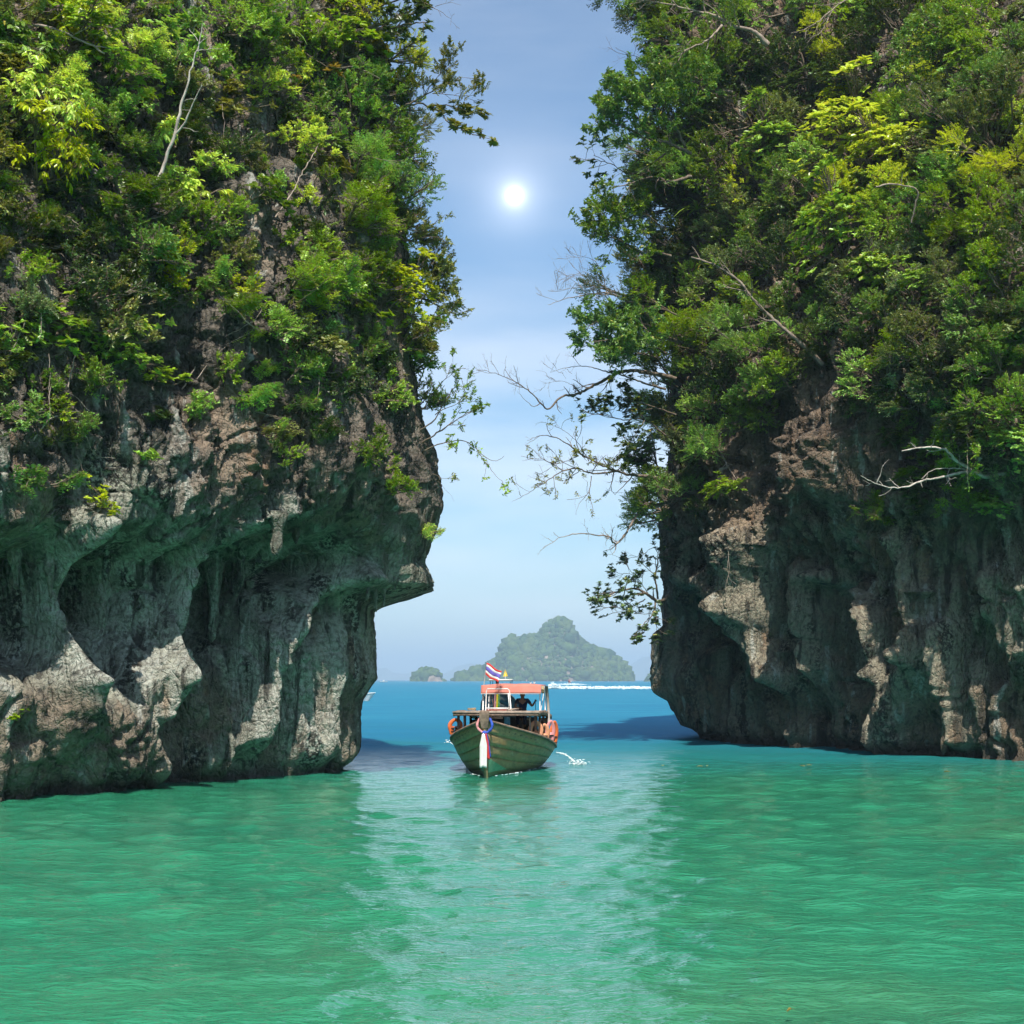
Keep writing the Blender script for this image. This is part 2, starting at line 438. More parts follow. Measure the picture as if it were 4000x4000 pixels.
# ------------------------------------------------------------------ the sea: one sheet, real waves near the camera
def wave_height(X, Y, spacing):
    rng = np.random.default_rng(3)
    n = 72
    lam = np.exp(rng.uniform(math.log(0.24), math.log(2.2), n))
    th = rng.normal(math.radians(80), 0.95, n)             # they run mostly along the line of sight
    ph = rng.uniform(0, 2 * PI, n)
    k = 2 * PI / lam
    slope = 0.150 * math.sqrt(2.0 / n) * (lam / 1.0) ** -0.10
    H = np.zeros_like(X)
    gust = 0.85 + 0.25 * perlin(X * 0.07, Y * 0.10, 4.2) + 0.12 * perlin(X * 0.21, Y * 0.3, 8.2)
    for i in range(n):
        att = sstep(2.2, 4.5, lam[i] / spacing)
        a = slope[i] / k[i]
        q = np.sin(k[i] * (X * math.cos(th[i]) + Y * math.sin(th[i])) + ph[i] + 0.8 * np.sin(0.21 * X + 0.13 * Y + i))
        H += a * att * q
    for i in range(9):                                        # a low lazy swell under the ripples
        l = rng.uniform(3.0, 8.0); t_ = rng.normal(math.radians(75), 0.6)
        H += 0.012 * l / (2 * PI) * np.sin(2 * PI / l * (X * math.cos(t_) + Y * math.sin(t_)) + rng.uniform(0, 6.28))
    return H * gust

def build_sea():
    ang = np.concatenate([np.linspace(-180, -28, 34)[:-1], np.linspace(-28, 28, 340), np.linspace(28, 180, 34)[1:]])
    ang = np.radians(ang)
    r = [0.0, 3.0, 6.0]
    x = 8.5
    while x < 110: r.append(x); x *= 1.0054
    while x < 2000: r.append(x); x *= 1.04
    while x < 17000: r.append(x); x *= 1.25
    r.append(17000.0)
    r = np.array(r)
    Rg, Ag = np.meshgrid(r, ang, indexing='ij')
    X = Rg * np.sin(Ag); Y = Rg * np.cos(Ag)
    spacing = np.maximum(Rg * 0.0048, Rg * 0.0025)
    Z = np.zeros_like(X)
    m = (Rg < 110) & (Rg > 7) & (np.abs(Ag) < math.radians(30))
    Z[m] = wave_height(X[m], Y[m], spacing[m]) * (1 - sstep(70, 108, Rg[m])) * sstep(7, 9, Rg[m]) * (1 - sstep(math.radians(26), math.radians(29.5), np.abs(Ag[m])))
    G = np.stack([X, Y, Z], -1)
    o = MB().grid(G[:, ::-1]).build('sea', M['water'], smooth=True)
    return tag(o, 'emerald green lagoon water turning blue beyond the channel', 'sea', kind='structure')
sea = build_sea()

# ------------------------------------------------------------------ the two limestone cliffs
def catmull(P, n):
    P = np.asarray(P, float)
    Q = np.concatenate([[2 * P[0] - P[1]], P, [2 * P[-1] - P[-2]]])
    out = []
    for i in range(1, len(Q) - 2):
        t = np.linspace(0, 1, 60, endpoint=False)[:, None]
        a, b, c, d = Q[i - 1], Q[i], Q[i + 1], Q[i + 2]
        out.append(0.5 * (2 * b + (c - a) * t + (2 * a - 5 * b + 4 * c - d) * t ** 2 + (3 * b - a - 3 * c + d) * t ** 3))
    C = np.concatenate(out + [P[-1:]])
    s = np.concatenate([[0], np.cumsum(np.linalg.norm(np.diff(C, axis=0), axis=1))])
    return C, s

class Cliff:
    """A vertical reference surface over a plan curve, pushed out and in along its horizontal normal."""
    def __init__(c, plan, side):
        c.C, c.S = catmull(plan, 60)
        T = norm(np.gradient(c.C, axis=0))
        c.N = np.stack([T[:, 1], -T[:, 0]], -1) * side       # outward
        k = np.ones(41) / 41                                  # smooth the normals so that fans do not cross
        Np = np.concatenate([np.repeat(c.N[:1], 20, 0), c.N, np.repeat(c.N[-1:], 20, 0)])
        c.N = norm(np.stack([np.convolve(Np[:, 0], k, 'valid'), np.convolve(Np[:, 1], k, 'valid')], -1))
    def at_s(c, s):
        s = np.asarray(s, float)
        X = np.interp(s, c.S, c.C[:, 0]); Y = np.interp(s, c.S, c.C[:, 1])
        n = norm(np.stack([np.interp(s, c.S, c.N[:, 0]), np.interp(s, c.S, c.N[:, 1])], -1))
        return X, Y, n
    def sz(c, px, py, smax):
        """(s, z) on the reference surface seen at (px, py), on its front"""
        m = c.S <= smax
        pxs = CX + FPX * c.C[m, 0] / c.C[m, 1]
        i = int(np.argmin(np.abs(pxs - px)))
        return c.S[m][i], zat(py, c.C[m][i, 1])
    def ridge(c, pts, smax):
        return np.array([c.sz(x, y, smax) for x, y in pts])

def seg_dist(S, Z, pl, zs=1.0):
    D = np.full(S.shape, 1e9)
    pl = pl if len(pl) > 1 else np.concatenate([pl, pl + 1e-3])
    for a, b in zip(pl[:-1], pl[1:]):
        ab = b - a; L = ab @ ab + 1e-9
        t = np.clip(((S - a[0]) * ab[0] + (Z - a[1]) * ab[1]) / L, 0, 1)
        D = np.minimum(D, (S - a[0] - t * ab[0]) ** 2 + ((Z - a[1] - t * ab[1]) * zs) ** 2)
    return np.sqrt(D)

def rock_relief(S, Z, seed, rough, low):
    a = seed * 13.7
    wx = 0.9 * fbm(S * 0.30 + a, Z * 0.22, a, 3); wz = 0.9 * fbm(S * 0.25 + a, Z * 0.3 + 40, a, 3)
    lumps = fbm(S * 0.30 + wx * 0.3 + a, Z * 0.20 + wz * 0.3, a + 3, 3)
    fl = 1 - np.abs(perlin(S * 0.95 + wx * 1.2 + a, Z * 0.16 + wz * 0.4, a + 7)) * 2.0
    fl2 = 1 - np.abs(perlin(S * 2.3 + wx * 2.0 + a, Z * 0.42 + wz, a + 9)) * 2.0
    fl3 = 1 - np.abs(perlin(S * 5.0 + wx * 4.0 + a, Z * 1.3 + wz * 2, a + 19)) * 2.0
    gran = fbm(S * 2.2 + a, Z * 1.9, a + 5, 5, 0.55)
    worn = np.clip(0.5 + 0.9 * perlin(S * 0.2 + a, Z * 0.25, a + 31), 0.1, 1.0)
    ledge = perlin(S * 0.35 + a, Z * 1.5 + wx * 1.2, a + 13)
    pock = np.clip(perlin(S * 1.9 + wx, Z * 1.3 + wz, a + 23) - 0.28, 0, 1)
    # sharp-edged plates, and narrow cracks along and across the flutes
    q = perlin(S * 0.75 + wx * 0.8 + a, Z * 0.34 + wz * 0.5, a + 41) * 4.0; plate = q - np.floor(q)
    q2 = perlin(S * 1.9 + wx + a, Z * 0.8 + wz, a + 43) * 3.0; plate2 = q2 - np.floor(q2)
    cr1 = np.clip(1 - np.abs(perlin(S * 0.8 + wx * 0.9 + a, Z * 0.22 + wz * 0.4, a + 51)) * 9, 0, 1) ** 1.5
    cr2 = np.clip(1 - np.abs(perlin(S * 0.5 + a, Z * 0.9 + wx * 0.8, a + 53)) * 12, 0, 1) ** 1.5
    crisp = 0.20 * plate * worn + 0.10 * plate2 * worn - 0.34 * cr1 - 0.20 * cr2
    # curtains of flowstone: long upright folds under the lip
    c1 = 1 - np.abs(perlin(S * 0.8 + wx * 0.5 + a, Z * 0.06 + wz * 0.15, a + 61)) * 2.0
    c2 = 1 - np.abs(perlin(S * 1.9 + wx * 0.9 + a, Z * 0.10 + wz * 0.2, a + 63)) * 2.0
    c3 = 1 - np.abs(perlin(S * 4.4 + wx * 1.8 + a, Z * 0.22 + wz * 0.4, a + 65)) * 2.0
    drape = rough * (0.46 * c1 + 0.27 * c2 + 0.12 * c3 + 0.07 * gran - 0.25 * cr1 - 0.5 * pock + 0.25 * lumps)
    return drape * low + (1 - low) * rough * (crisp + 0.55 * lumps + 0.36 * fl + 0.26 * fl2 * worn + 0.10 * fl3 * worn + 0.20 * gran * worn + 0.15 * ledge - 0.6 * pock)

def build_cliff(name, plan, side, s_corner, s_grid, z_grid, corner_tab, Yc, ref_x, front_tab, lip_tab, feats, mat, seed, rough, smax, foot_tab):
    c = Cliff(plan, side)
    S, Z = np.meshgrid(s_grid, z_grid, indexing='ij')
    X, Y, N = c.at_s(S)
    px = CX + FPX * X / np.maximum(Y, 1)
    # silhouette of the corner, from the photograph's outline at the corner's distance
    tab = [(zat(py, Yc), side * ((p - CX) / FPX * Yc - ref_x)) for p, py in corner_tab]
    zc = Z
    off_c = interp_profile(tab, zc)
    lip = np.interp(px, [q[0] for q in lip_tab], [q[1] for q in lip_tab])
    off_f = interp_profile(front_tab, Z - lip)
    foot = np.interp(px, [q[0] for q in foot_tab], [q[1] for q in foot_tab])
    wf = sstep(-3.0, -5.0, Z - lip)
    off_f = off_f * (1 - wf) + (foot + 0.08 * np.minimum(Z, 0)) * wf
    w = sstep(s_corner - 5.5, s_corner - 0.6, S)
    off = off_f * (1 - w) + off_c * w
    flow = np.zeros_like(S)
    for pts, r, amp in feats:
        pl = c.ridge(pts, smax)
        d = seg_dist(S, Z, pl)
        wob = 1 + 0.28 * perlin(S * 1.1, Z * 0.5, seed + 3.0)
        q = np.exp(-(d / (r * wob)) ** 2 * 0.9)
        off += amp * q
        if amp > 0 and 2000 < min(p_[1] for p_ in pts) < 2580: flow = np.maximum(flow, q)
    lowm = 0.85 * sstep(0.3, -1.2, Z - lip) * (1 - 0.7 * sstep(3.2, 1.6, Z) * sstep(900, 600, px))
    rel = rock_relief(S, Z, seed, rough, lowm)
    off = off - 0.40 * np.exp(-((Z - 0.12) / 0.38) ** 2)          # the notch that the tide has cut
    calm = 1 - 0.60 * w * sstep(26, 20, Z)
    off = off + (rel - rel.mean()) * calm
    V = np.stack([X + N[..., 0] * off, Y + N[..., 1] * off, Z + 0.10 * perlin(S * 1.3, Z * 1.3, seed + 50.0)], -1)
    nrm_ = np.cross(np.gradient(V, axis=0), np.gradient(V, axis=1)); nrm_ = norm(nrm_)
    flip = (nrm_[..., 0] * N[..., 0] + nrm_[..., 1] * N[..., 1]).mean() < 0
    if flip: nrm_ = -nrm_
    G = V if not flip else V[:, ::-1]
    o = MB().grid(G).build(name, M[mat], smooth=True)
    av = o.data.attributes.new('flow', 'FLOAT', 'POINT')
    av.data.foreach_set('value', (flow if not flip else flow[:, ::-1]).astype(np.float32).ravel())
    return c, o, V, nrm_, N, S, Z

# left cliff -------------------------------------------------------------------------------------
PLAN_L = [(-24, 27), (-18, 33.5), (-13.4, 38.9), (-9.6, 43.6), (-6.6, 47.6), (-5.0, 50.2), (-4.6, 53), (-5.4, 58), (-9, 70), (-16, 84)]
_c, _s = catmull(PLAN_L, 60)
SL_CORNER = _s[np.argmin(np.hypot(_c[:, 0] + 4.6, _c[:, 1] - 53))]
sg = np.concatenate([np.arange(0, 7, 0.16), np.arange(7, SL_CORNER + 2.5, 0.055), np.arange(SL_CORNER + 2.5, _s[-1], 0.4)])
zg = np.concatenate([np.arange(-1.2, 19, 0.057), np.arange(19, 27, 0.09), np.arange(27, 44, 0.45)])
CORNER_L = [(1355, 3200), (1350, 3060), (1345, 3030), (1372, 3000), (1402, 2950), (1395, 2850), (1390, 2780), (1400, 2730), (1430, 2690), (1455, 2650),
            (1450, 2450), (1448, 2405), (1455, 2378), (1500, 2350), (1590, 2322), (1655, 2304), (1700, 2286), (1692, 2245), (1664, 2200), (1675, 2150), (1700, 2060), (1708, 2000), (1692, 1850), (1655, 1650), (1612, 1400), (1590, 1000), (1500, 500), (1400, 0), (1150, -900), (500, -2000)]
FRONT_L = [(-12, -1.4), (-9.2, -0.9), (-7.2, -0.35), (-5.6, -0.35), (-4.2, -1.1), (-2.6, -1.9), (-1.2, -2.1), (-0.5, -1.6), (0.0, -0.1), (0.6, 1.0), (1.6, 1.35), (3.5, 1.1), (6.5, 0.4), (10, -0.3), (14, -1.3), (18, -3.2), (24, -7.0), (36, -16)]
LIP_L = [(-900, 6.8), (0, 6.7), (350, 6.9), (560, 7.2), (760, 7.0), (900, 7.7), (1010, 8.1), (1250, 8.0), (1400, 7.4), (1500, 6.9), (1700, 6.9)]
FEATS_L = [
    ([(268, 2080), (285, 2400), (300, 2640)], 0.40, 1.9),
    ([(1010, 2040), (880, 2110), (790, 2210), (745, 2350), (720, 2500), (690, 2680), (660, 2800)], 0.50, 1.7),
    ([(620, 2160), (610, 2400), (580, 2640)], 0.62, 0.85),
    ([(1395, 2262), (1330, 2290), (1240, 2370), (1170, 2520), (1140, 2700), (1120, 2880)], 0.48, 1.5),
    ([(1280, 2560), (1300, 2900)], 0.8, 0.45),
    ([(1390, 2480), (1380, 2900)], 0.5, 0.35),
    ([(440, 2230), (450, 2400)], 0.45, -1.5),
    ([(120, 2250), (150, 2480)], 0.55, -1.5),
    ([(930, 2240), (960, 2440)], 0.95, -2.2),
    ([(1090, 2230), (1000, 2480)], 0.5, -1.4),
    ([(1300, 2200), (1150, 2290)], 0.25, -0.8),
    ([(910, 2600), (950, 3000)], 0.4, 0.55), ([(1010, 2650), (1040, 3020)], 0.35, 0.5),
    ([(30, 2700), (170, 2720), (250, 2820)], 0.8, 0.95),
    ([(330, 2760), (440, 2850), (470, 2990)], 0.8, 1.0),
    ([(500, 2780), (590, 2870), (650, 3010)], 0.7, 0.95),
    ([(650, 2920), (690, 3040)], 0.45, 0.7),
    ([(700, 2640), (770, 2720)], 0.55, 0.65),
    ([(830, 2540), (860, 2680)], 0.35, 0.9),
    ([(100, 2950), (120, 3080)], 0.7, 0.4),
    ([(800, 1300), (840, 1900)], 0.7, 0.55), ([(1150, 1450), (1300, 2000)], 0.8, 0.5),
    ([(1400, 1300), (1420, 1900)], 0.45, -0.7), ([(640, 1000), (700, 1500)], 0.5, -0.5),
    ([(930, 1650), (960, 1690)], 0.22, -0.9), ([(1000, 1650), (1060, 1730)], 0.3, -0.7),
]
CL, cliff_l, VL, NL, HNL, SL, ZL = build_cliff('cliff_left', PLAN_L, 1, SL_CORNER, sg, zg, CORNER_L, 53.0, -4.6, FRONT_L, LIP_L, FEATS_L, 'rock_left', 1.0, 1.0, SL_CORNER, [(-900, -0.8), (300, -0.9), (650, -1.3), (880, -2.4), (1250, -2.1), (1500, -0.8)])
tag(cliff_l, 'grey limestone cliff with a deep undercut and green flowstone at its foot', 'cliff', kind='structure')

# right cliff ------------------------------------------------------------------------------------
PLAN_R = [(33, 37), (25.5, 47), (19.6, 56.5), (15.8, 63.5), (12.3, 70), (9.8, 74.8), (8.6, 79.5), (9.2, 85), (13, 96), (21, 112)]
_c, _s = catmull(PLAN_R, 60)
SR_CORNER = _s[np.argmin(np.hypot(_c[:, 0] - 8.6, _c[:, 1] - 79.5))]
sg = np.concatenate([np.arange(0, 14, 0.22), np.arange(14, SR_CORNER + 3, 0.08), np.arange(SR_CORNER + 3, _s[-1], 0.5)])
zg = np.concatenate([np.arange(-1.4, 18, 0.074), np.arange(18, 40, 0.16), np.arange(40, 62, 0.6)])
CORNER_R = [(2745, 3050), (2742, 2900), (2735, 2880), (2728, 2850), (2690, 2836), (2655, 2775), (2620, 2705), (2604, 2650), (2602, 2550), (2606, 2450), (2610, 2250), (2610, 2000), (2640, 1700), (2665, 1000), (2720, 0), (2900, -1500)]
FRONT_R = [(-14, -2.0), (-10.5, -1.6), (-9, -1.5), (-7, -1.0), (-5, -0.9), (-2.5, -1.0), (-1.0, -0.7), (0, 0.1), (1.2, 0.9), (3.5, 1.3), (6, 1.0), (9, 0.1), (13, -1.5), (18, -4.0), (26, -8.5), (50, -22)]
LIP_R = [(2500, 9.0), (2650, 8.4), (2800, 7.8), (2950, 8.2), (3100, 9.8), (3300, 8.6), (3500, 9.8), (3750, 10.5), (4100, 10.5), (5200, 10.5)]
FEATS_R = [
    ([(2740, 2260), (2790, 2300), (2900, 2370), (3000, 2400)], 0.65, 0.9),
    ([(2690, 2400), (2760, 2480), (2780, 2540)], 1.0, -1.9),
    ([(2650, 2420), (2660, 2560)], 0.6, -0.6),
    ([(2590, 2480), (2600, 2700)], 0.5, 0.5),
    ([(3010, 2130), (2970, 2330), (2950, 2470), (3030, 2640)], 0.72, 1.7),
    ([(3120, 2250), (3130, 2600)], 0.6, 0.8),
    ([(3265, 2320), (3275, 2600)], 0.85, -2.1),
    ([(3190, 2250), (3330, 2310), (3430, 2430), (3430, 2640)], 0.34, 1.2),
    ([(3510, 2120), (3560, 2330), (3580, 2560)], 0.42, 0.9),
    ([(3600, 2560), (3480, 2700), (3420, 2900)], 0.9, 0.9),
    ([(3670, 2450), (3680, 2900)], 0.35, 0.8),
    ([(3790, 2480), (3800, 2640)], 0.55, -1.2), ([(3880, 2750), (3900, 2900)], 0.8, -1.0),
    ([(3860, 2250), (3830, 2500)], 0.5, 0.8), ([(3960, 2300), (3940, 2550)], 0.6, 0.7),
    ([(3930, 1750), (3960, 1830)], 0.7, 1.0),
    ([(2900, 2700), (3000, 2860)], 0.7, 0.5), ([(3100, 2800), (3110, 2900)], 0.8, -0.7),
    ([(3350, 1100), (3370, 1500), (3330, 1900)], 0.9, 1.0),
    ([(3100, 1600), (3050, 1900)], 0.9, -0.8), ([(3600, 1700), (3700, 1850)], 1.0, -0.9),
]
FEATS_R = [(p_, r_, a_ * 1.45) for p_, r_, a_ in FEATS_R]
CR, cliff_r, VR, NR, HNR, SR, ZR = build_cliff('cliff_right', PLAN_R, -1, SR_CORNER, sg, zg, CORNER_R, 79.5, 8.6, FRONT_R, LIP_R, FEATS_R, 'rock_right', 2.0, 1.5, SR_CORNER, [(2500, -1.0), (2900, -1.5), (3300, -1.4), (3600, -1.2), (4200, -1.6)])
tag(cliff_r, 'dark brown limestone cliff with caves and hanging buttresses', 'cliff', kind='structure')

# depth of the cliffs as seen from the camera, for rooting plants on the rock
CELL = 10.0
class Surf:
    def __init__(s, V, N, HN):
        s.V = V.reshape(-1, 3); s.N = N.reshape(-1, 3); s.H = HN.reshape(-1, 2)
        px = CX + FPX * s.V[:, 0] / np.maximum(s.V[:, 1], 1); py = HY - FPX * (s.V[:, 2] - CZ) / np.maximum(s.V[:, 1], 1)
        s.px, s.py = px, py
        o = np.argsort(-s.V[:, 1])
        ci = (px / CELL).astype(int) + 200; cj = (py / CELL).astype(int) + 200
        ok = (ci >= 0) & (ci < 800) & (cj >= 0) & (cj < 800)
        s.g = np.full((800, 800), -1, int)
        oo = o[ok[o]]
        s.g[ci[oo], cj[oo]] = oo
    def hit(s, px, py):
        i, j = int(px / CELL) + 200, int(py / CELL) + 200
        for r in (0, 1, 2, 3, 5, 8, 12, 18):
            w = s.g[max(i - r, 0):i + r + 1, max(j - r, 0):j + r + 1]
            w = w[w >= 0]
            if len(w):
                k = w[np.argmin(s.V[w, 1])]
                return s.V[k], s.N[k], s.H[k]
        return None
SFL, SFR = Surf(VL, NL, HNL), Surf(VR, NR, HNR)

# stalactites that hang free of the lips: parts of their cliff
def stalactite(parent, surf, px, py0, py1, r, mat, seed, back=0.15):
    h = surf.hit(px, py0)
    P = h[0] - np.array([*h[2], 0]) * back
    L = (py1 - py0) / FPX * P[1]
    n, seg = 22, 16
    t = np.linspace(0, 1, n)
    ph = np.arange(seg + 1) / seg * 2 * PI
    prof = r * (0.25 + 0.75 * (1 - t) ** 0.75) * (1 + 0.25 * np.sin(t * 9 + seed)); prof[-1] = 0.01
    Rr = prof[:, None] * (1 + 0.35 * perlin(np.cos(ph)[None] * 1.6 + seed, np.sin(ph)[None] * 1.6, t[:, None] * L * 1.2) + 0.14 * perlin(np.cos(ph)[None] * 4 + seed, np.sin(ph)[None] * 4, t[:, None] * L * 4))
    bx = 0.25 * r * np.sin(t * 3 + seed)
    G = np.stack([P[0] + bx[:, None] + Rr * np.cos(ph), P[1] + Rr * np.sin(ph), (P[2] + 0.25 - t * (L + 0.25))[:, None] + 0 * Rr], -1)
    G[:, -1] = G[:, 0]
    return MB().grid(G).build('stalactite', M[mat], parent, smooth=True)
for k, (x, a, b, r) in enumerate([(832, 2190, 2510, 0.30), (945, 2170, 2330, 0.28), (985, 2280, 2400, 0.20), (905, 2380, 2500, 0.13), (1095, 2020, 2165, 0.26), (1170, 2060, 2120, 0.16),
                                  (1482, 2290, 2382, 0.13), (1512, 2290, 2368, 0.10), (1455, 2290, 2345, 0.12), (1560, 2250, 2300, 0.14), (1676, 2190, 2288, 0.17), (1620, 2230, 2275, 0.12),
                                  (420, 2140, 2290, 0.17), (210, 2150, 2330, 0.16), (70, 2140, 2300, 0.22)]):
    stalactite(cliff_l, SFL, x, a, b, r, 'rock_left', k * 1.7)
for k, (x, a, b, r) in enumerate([(2672, 2740, 2822, 0.22), (2706, 2760, 2856, 0.26), (2732, 2780, 2862, 0.2), (2640, 2720, 2790, 0.18), (3048, 2560, 2690, 0.4), (3350, 2290, 2370, 0.2), (3672, 2700, 2940, 0.22), (3560, 2330, 2410, 0.5),
                                  (3800, 2350, 2470, 0.3), (3945, 1790, 1880, 0.5), (2860, 2340, 2450, 0.3), (2800, 2320, 2390, 0.2)]):
    stalactite(cliff_r, SFR, x, a, b, r, 'rock_right', 40 + k * 1.7)

# ------------------------------------------------------------------ islands and far hills
def mat_wood():
    t = NT('far_tree_canopy')
    ge = t.n.new('ShaderNodeNewGeometry')
    r = ge.outputs['Random Per Island']
    col = t.mix(t.ramp(r, 0.0, 1.0), (0.022, 0.064, 0.018), (0.095, 0.155, 0.030))
    col = t.mix(t.ramp(t.noise(0.02, 3), 0.5, 0.62), col, (0.10, 0.145, 0.035))
    col = t.mix(t.ramp(t.noise(0.25, 4), 0.3, 0.7, 0.0, 0.6), col, (0.022, 0.050, 0.016))
    return t.done(t.principled(col, 0.8, 0.1, t.bump(t.noise(0.5, 4, 0.7), 0.9, 2.0)))
M['far_wood'] = mat_wood()
M['far_rock'] = mat_plain('sea_cliff_rock', (0.30, 0.24, 0.19), 0.9, 0.3, 0.08, 0.1, 0.6)
def mat_hill():
    t = NT('distant_hillside')
    col = t.mix(t.ramp(t.noise(0.004, 5), 0.4, 0.6), (0.05, 0.09, 0.04), (0.10, 0.12, 0.07))
    return t.done(t.principled(col, 0.9, 0.1))
M['hill'] = mat_hill()

def island(name, outline, Y, depth, label, n_trees, tree_r, seed, bare=None):
    """terrain under a photographed skyline, rounded in depth, with a wood of separate tree heads over it"""
    rng = np.random.default_rng(seed)
    ox = np.array([(p - CX) / FPX * Y for p, q in outline]); oz = np.array([max(0.0, (HY + 4 - q) / FPX * Y) for p, q in outline])
    xs = np.linspace(ox[0], ox[-1], 150); hs = np.interp(xs, ox, oz)
    v = np.linspace(-1, 1, 70)
    XX, VV = np.meshgrid(xs, v, indexing='ij')
    H = hs[:, None]
    half = depth * (0.35 + 0.65 * np.sqrt(np.clip(H / max(oz), 0, 1)))
    YY = Y + VV * half
    prof = np.clip(1 - np.abs(VV) ** 1.7, 0, 1)
    sc = max(oz)
    ZZ = H * prof * (1 + 0.07 * perlin(XX / sc * 2.4, YY / sc * 2.4, seed) + 0.06 * perlin(XX / sc * 7, YY / sc * 7, seed)) * 0.94 - 2.0
    XX = XX + 0.06 * sc * perlin(XX / sc * 3, YY / sc * 3, seed + 4.0)
    G = np.stack([XX, YY, ZZ], -1)
    o = MB().grid(G[:, ::-1]).build(name, M['far_rock'], smooth=True)
    tag(o, label, 'island', kind='structure')
    # tree heads: one mass nobody could count
    ico_v, ico_f = ico(0)
    P = G.reshape(-1, 3)
    slope_ok = P[:, 2] > -1.0
    if bare is not None: slope_ok &= ~bare(P)
    P = P[slope_ok & (P[:, 1] < Y + depth * 0.35)]
    idx = rng.choice(len(P), n_trees)
    c = P[idx] + rng.normal(0, tree_r * 0.5, (n_trees, 3)) * [1, 1, 0.3]
    r = tree_r * np.exp(rng.normal(0, 0.5, n_trees))
    dirs = ico_v[None] * (1 + 0.3 * rng.uniform(-1, 1, (n_trees, len(ico_v), 1)))
    V = c[:, None, :] + dirs * r[:, None, None] * np.array([1, 1, 0.95])
    F = (ico_f[None] + (np.arange(n_trees) * len(ico_v))[:, None, None]).reshape(-1, 3)
    w = link('forest', mesh('forest', V.reshape(-1, 3), F, True, M['far_wood']))
    tag(w, 'dense green forest covering ' + ('the tall pointed island' if sc > 60 else 'a small rocky islet'), 'forest', kind='stuff')
    return o

def ico(sub):
    t = (1 + 5 ** 0.5) / 2
    v = [(-1,t,0),(1,t,0),(-1,-t,0),(1,-t,0),(0,-1,t),(0,1,t),(0,-1,-t),(0,1,-t),(t,0,-1),(t,0,1),(-t,0,-1),(-t,0,1)]
    f = [(0,11,5),(0,5,1),(0,1,7),(0,7,10),(0,10,11),(1,5,9),(5,11,4),(11,10,2),(10,7,6),(7,1,8),(3,9,4),(3,4,2),(3,2,6),(3,6,8),(3,8,9),(4,9,5),(2,4,11),(6,2,10),(8,6,7),(9,8,1)]
    v = [list(norm(np.array(p, float))) for p in v]
    for _ in range(sub):
        cache = {}; nf = []
        def mid(a, b):
            k = (min(a, b), max(a, b))
            if k not in cache:
                v.append(list(norm((np.array(v[a]) + np.array(v[b])) / 2))); cache[k] = len(v) - 1
            return cache[k]
        for a, b, c in f:
            ab, bc, ca = mid(a, b), mid(b, c), mid(c, a)
            nf += [(a, ab, ca), (b, bc, ab), (c, ca, bc), (ab, bc, ca)]
        f = nf
    return np.array(v), np.array(f)

island('island', [(1783, 2654), (1790, 2632), (1815, 2624), (1838, 2620), (1862, 2596), (1885, 2606), (1915, 2580), (1945, 2560), (1968, 2520), (1988, 2484), (2020, 2488), (2070, 2472), (2110, 2460), (2150, 2432), (2172, 2408), (2195, 2392), (2215, 2400), (2232, 2424), (2250, 2456), (2268, 2492), (2300, 2505), (2330, 2528), (2375, 2542), (2405, 2568), (2435, 2590), (2452, 2618), (2458, 2640), (2457, 2654)],
       3000.0, 150.0, 'tall pointed forested island standing on the horizon', 9000, 3.2, 3)
island('islet', [(1612, 2655), (1622, 2640), (1630, 2622), (1650, 2610), (1675, 2602), (1700, 2610), (1715, 2628), (1722, 2645), (1735, 2655)],
       2700.0, 26.0, 'small rocky islet with a bare pale face beside the tall island', 700, 2.3, 5, bare=lambda P: (P[:, 0] > (1668 - CX) / FPX * 2700) & (P[:, 2] < 11) & (P[:, 1] < 2700))
island('islet', [(2522, 2655), (2530, 2640), (2545, 2628), (2575, 2618), (2620, 2640), (2640, 2655)],
       2600.0, 22.0, 'tiny wooded islet half hidden by the dark cliff', 300, 2.4, 8)

def far_hill(outline, Y, label):
    x = np.array([(p - CX) / FPX * Y for p, q in outline]); z = np.array([(HY - q) / FPX * Y for p, q in outline])
    xs = np.linspace(x[0], x[-1], 90); hs = np.interp(xs, x, z)
    hs = hs * (1 + 0.06 * perlin(xs / 300, 0.5, Y))
    v = np.linspace(0, 1, 14)
    G = np.stack([np.repeat(xs[:, None], 14, 1), Y + np.repeat(v[None], 90, 0) * 900, hs[:, None] * np.sin(v * PI)[None] ** 0.7 - 3], -1)
    tag(MB().grid(G[:, ::-1]).build('far_hill', M['hill'], smooth=True), label, 'hill', kind='structure')
far_hill([(1380, 2656), (1430, 2630), (1465, 2606), (1490, 2602), (1515, 2620), (1560, 2628), (1600, 2624), (1640, 2650)], 13000.0, 'faint blue ridge on the horizon beside the undercut cliff')
far_hill([(1690, 2654), (1730, 2625), (1775, 2598), (1830, 2586), (1900, 2590), (1980, 2610), (2060, 2654)], 12000.0, 'faint blue ridge on the horizon behind the tall island')
far_hill([(2380, 2654), (2440, 2620), (2500, 2580), (2530, 2560), (2580, 2556), (2660, 2575), (2760, 2654)], 12500.0, 'faint blue hill on the horizon beside the dark cliff')

# ------------------------------------------------------------------ the air
def build_haze():
    t = NT('sea_air')
    v = t.n.new('ShaderNodeVolumePrincipled')
    v.inputs['Color'].default_value = (0.56, 0.78, 1.0, 1)
    v.inputs['Density'].default_value = 0.00020
    v.inputs['Anisotropy'].default_value = 0.0
    t.l.new(v.outputs['Volume'], t.out.inputs['Volume'])
    o = MB().box((0, 0, 135), (40000, 40000, 278)).build('haze', t.m)
    return tag(o, 'pale blue sea haze that fades the far islands', 'haze', kind='stuff')
build_haze()
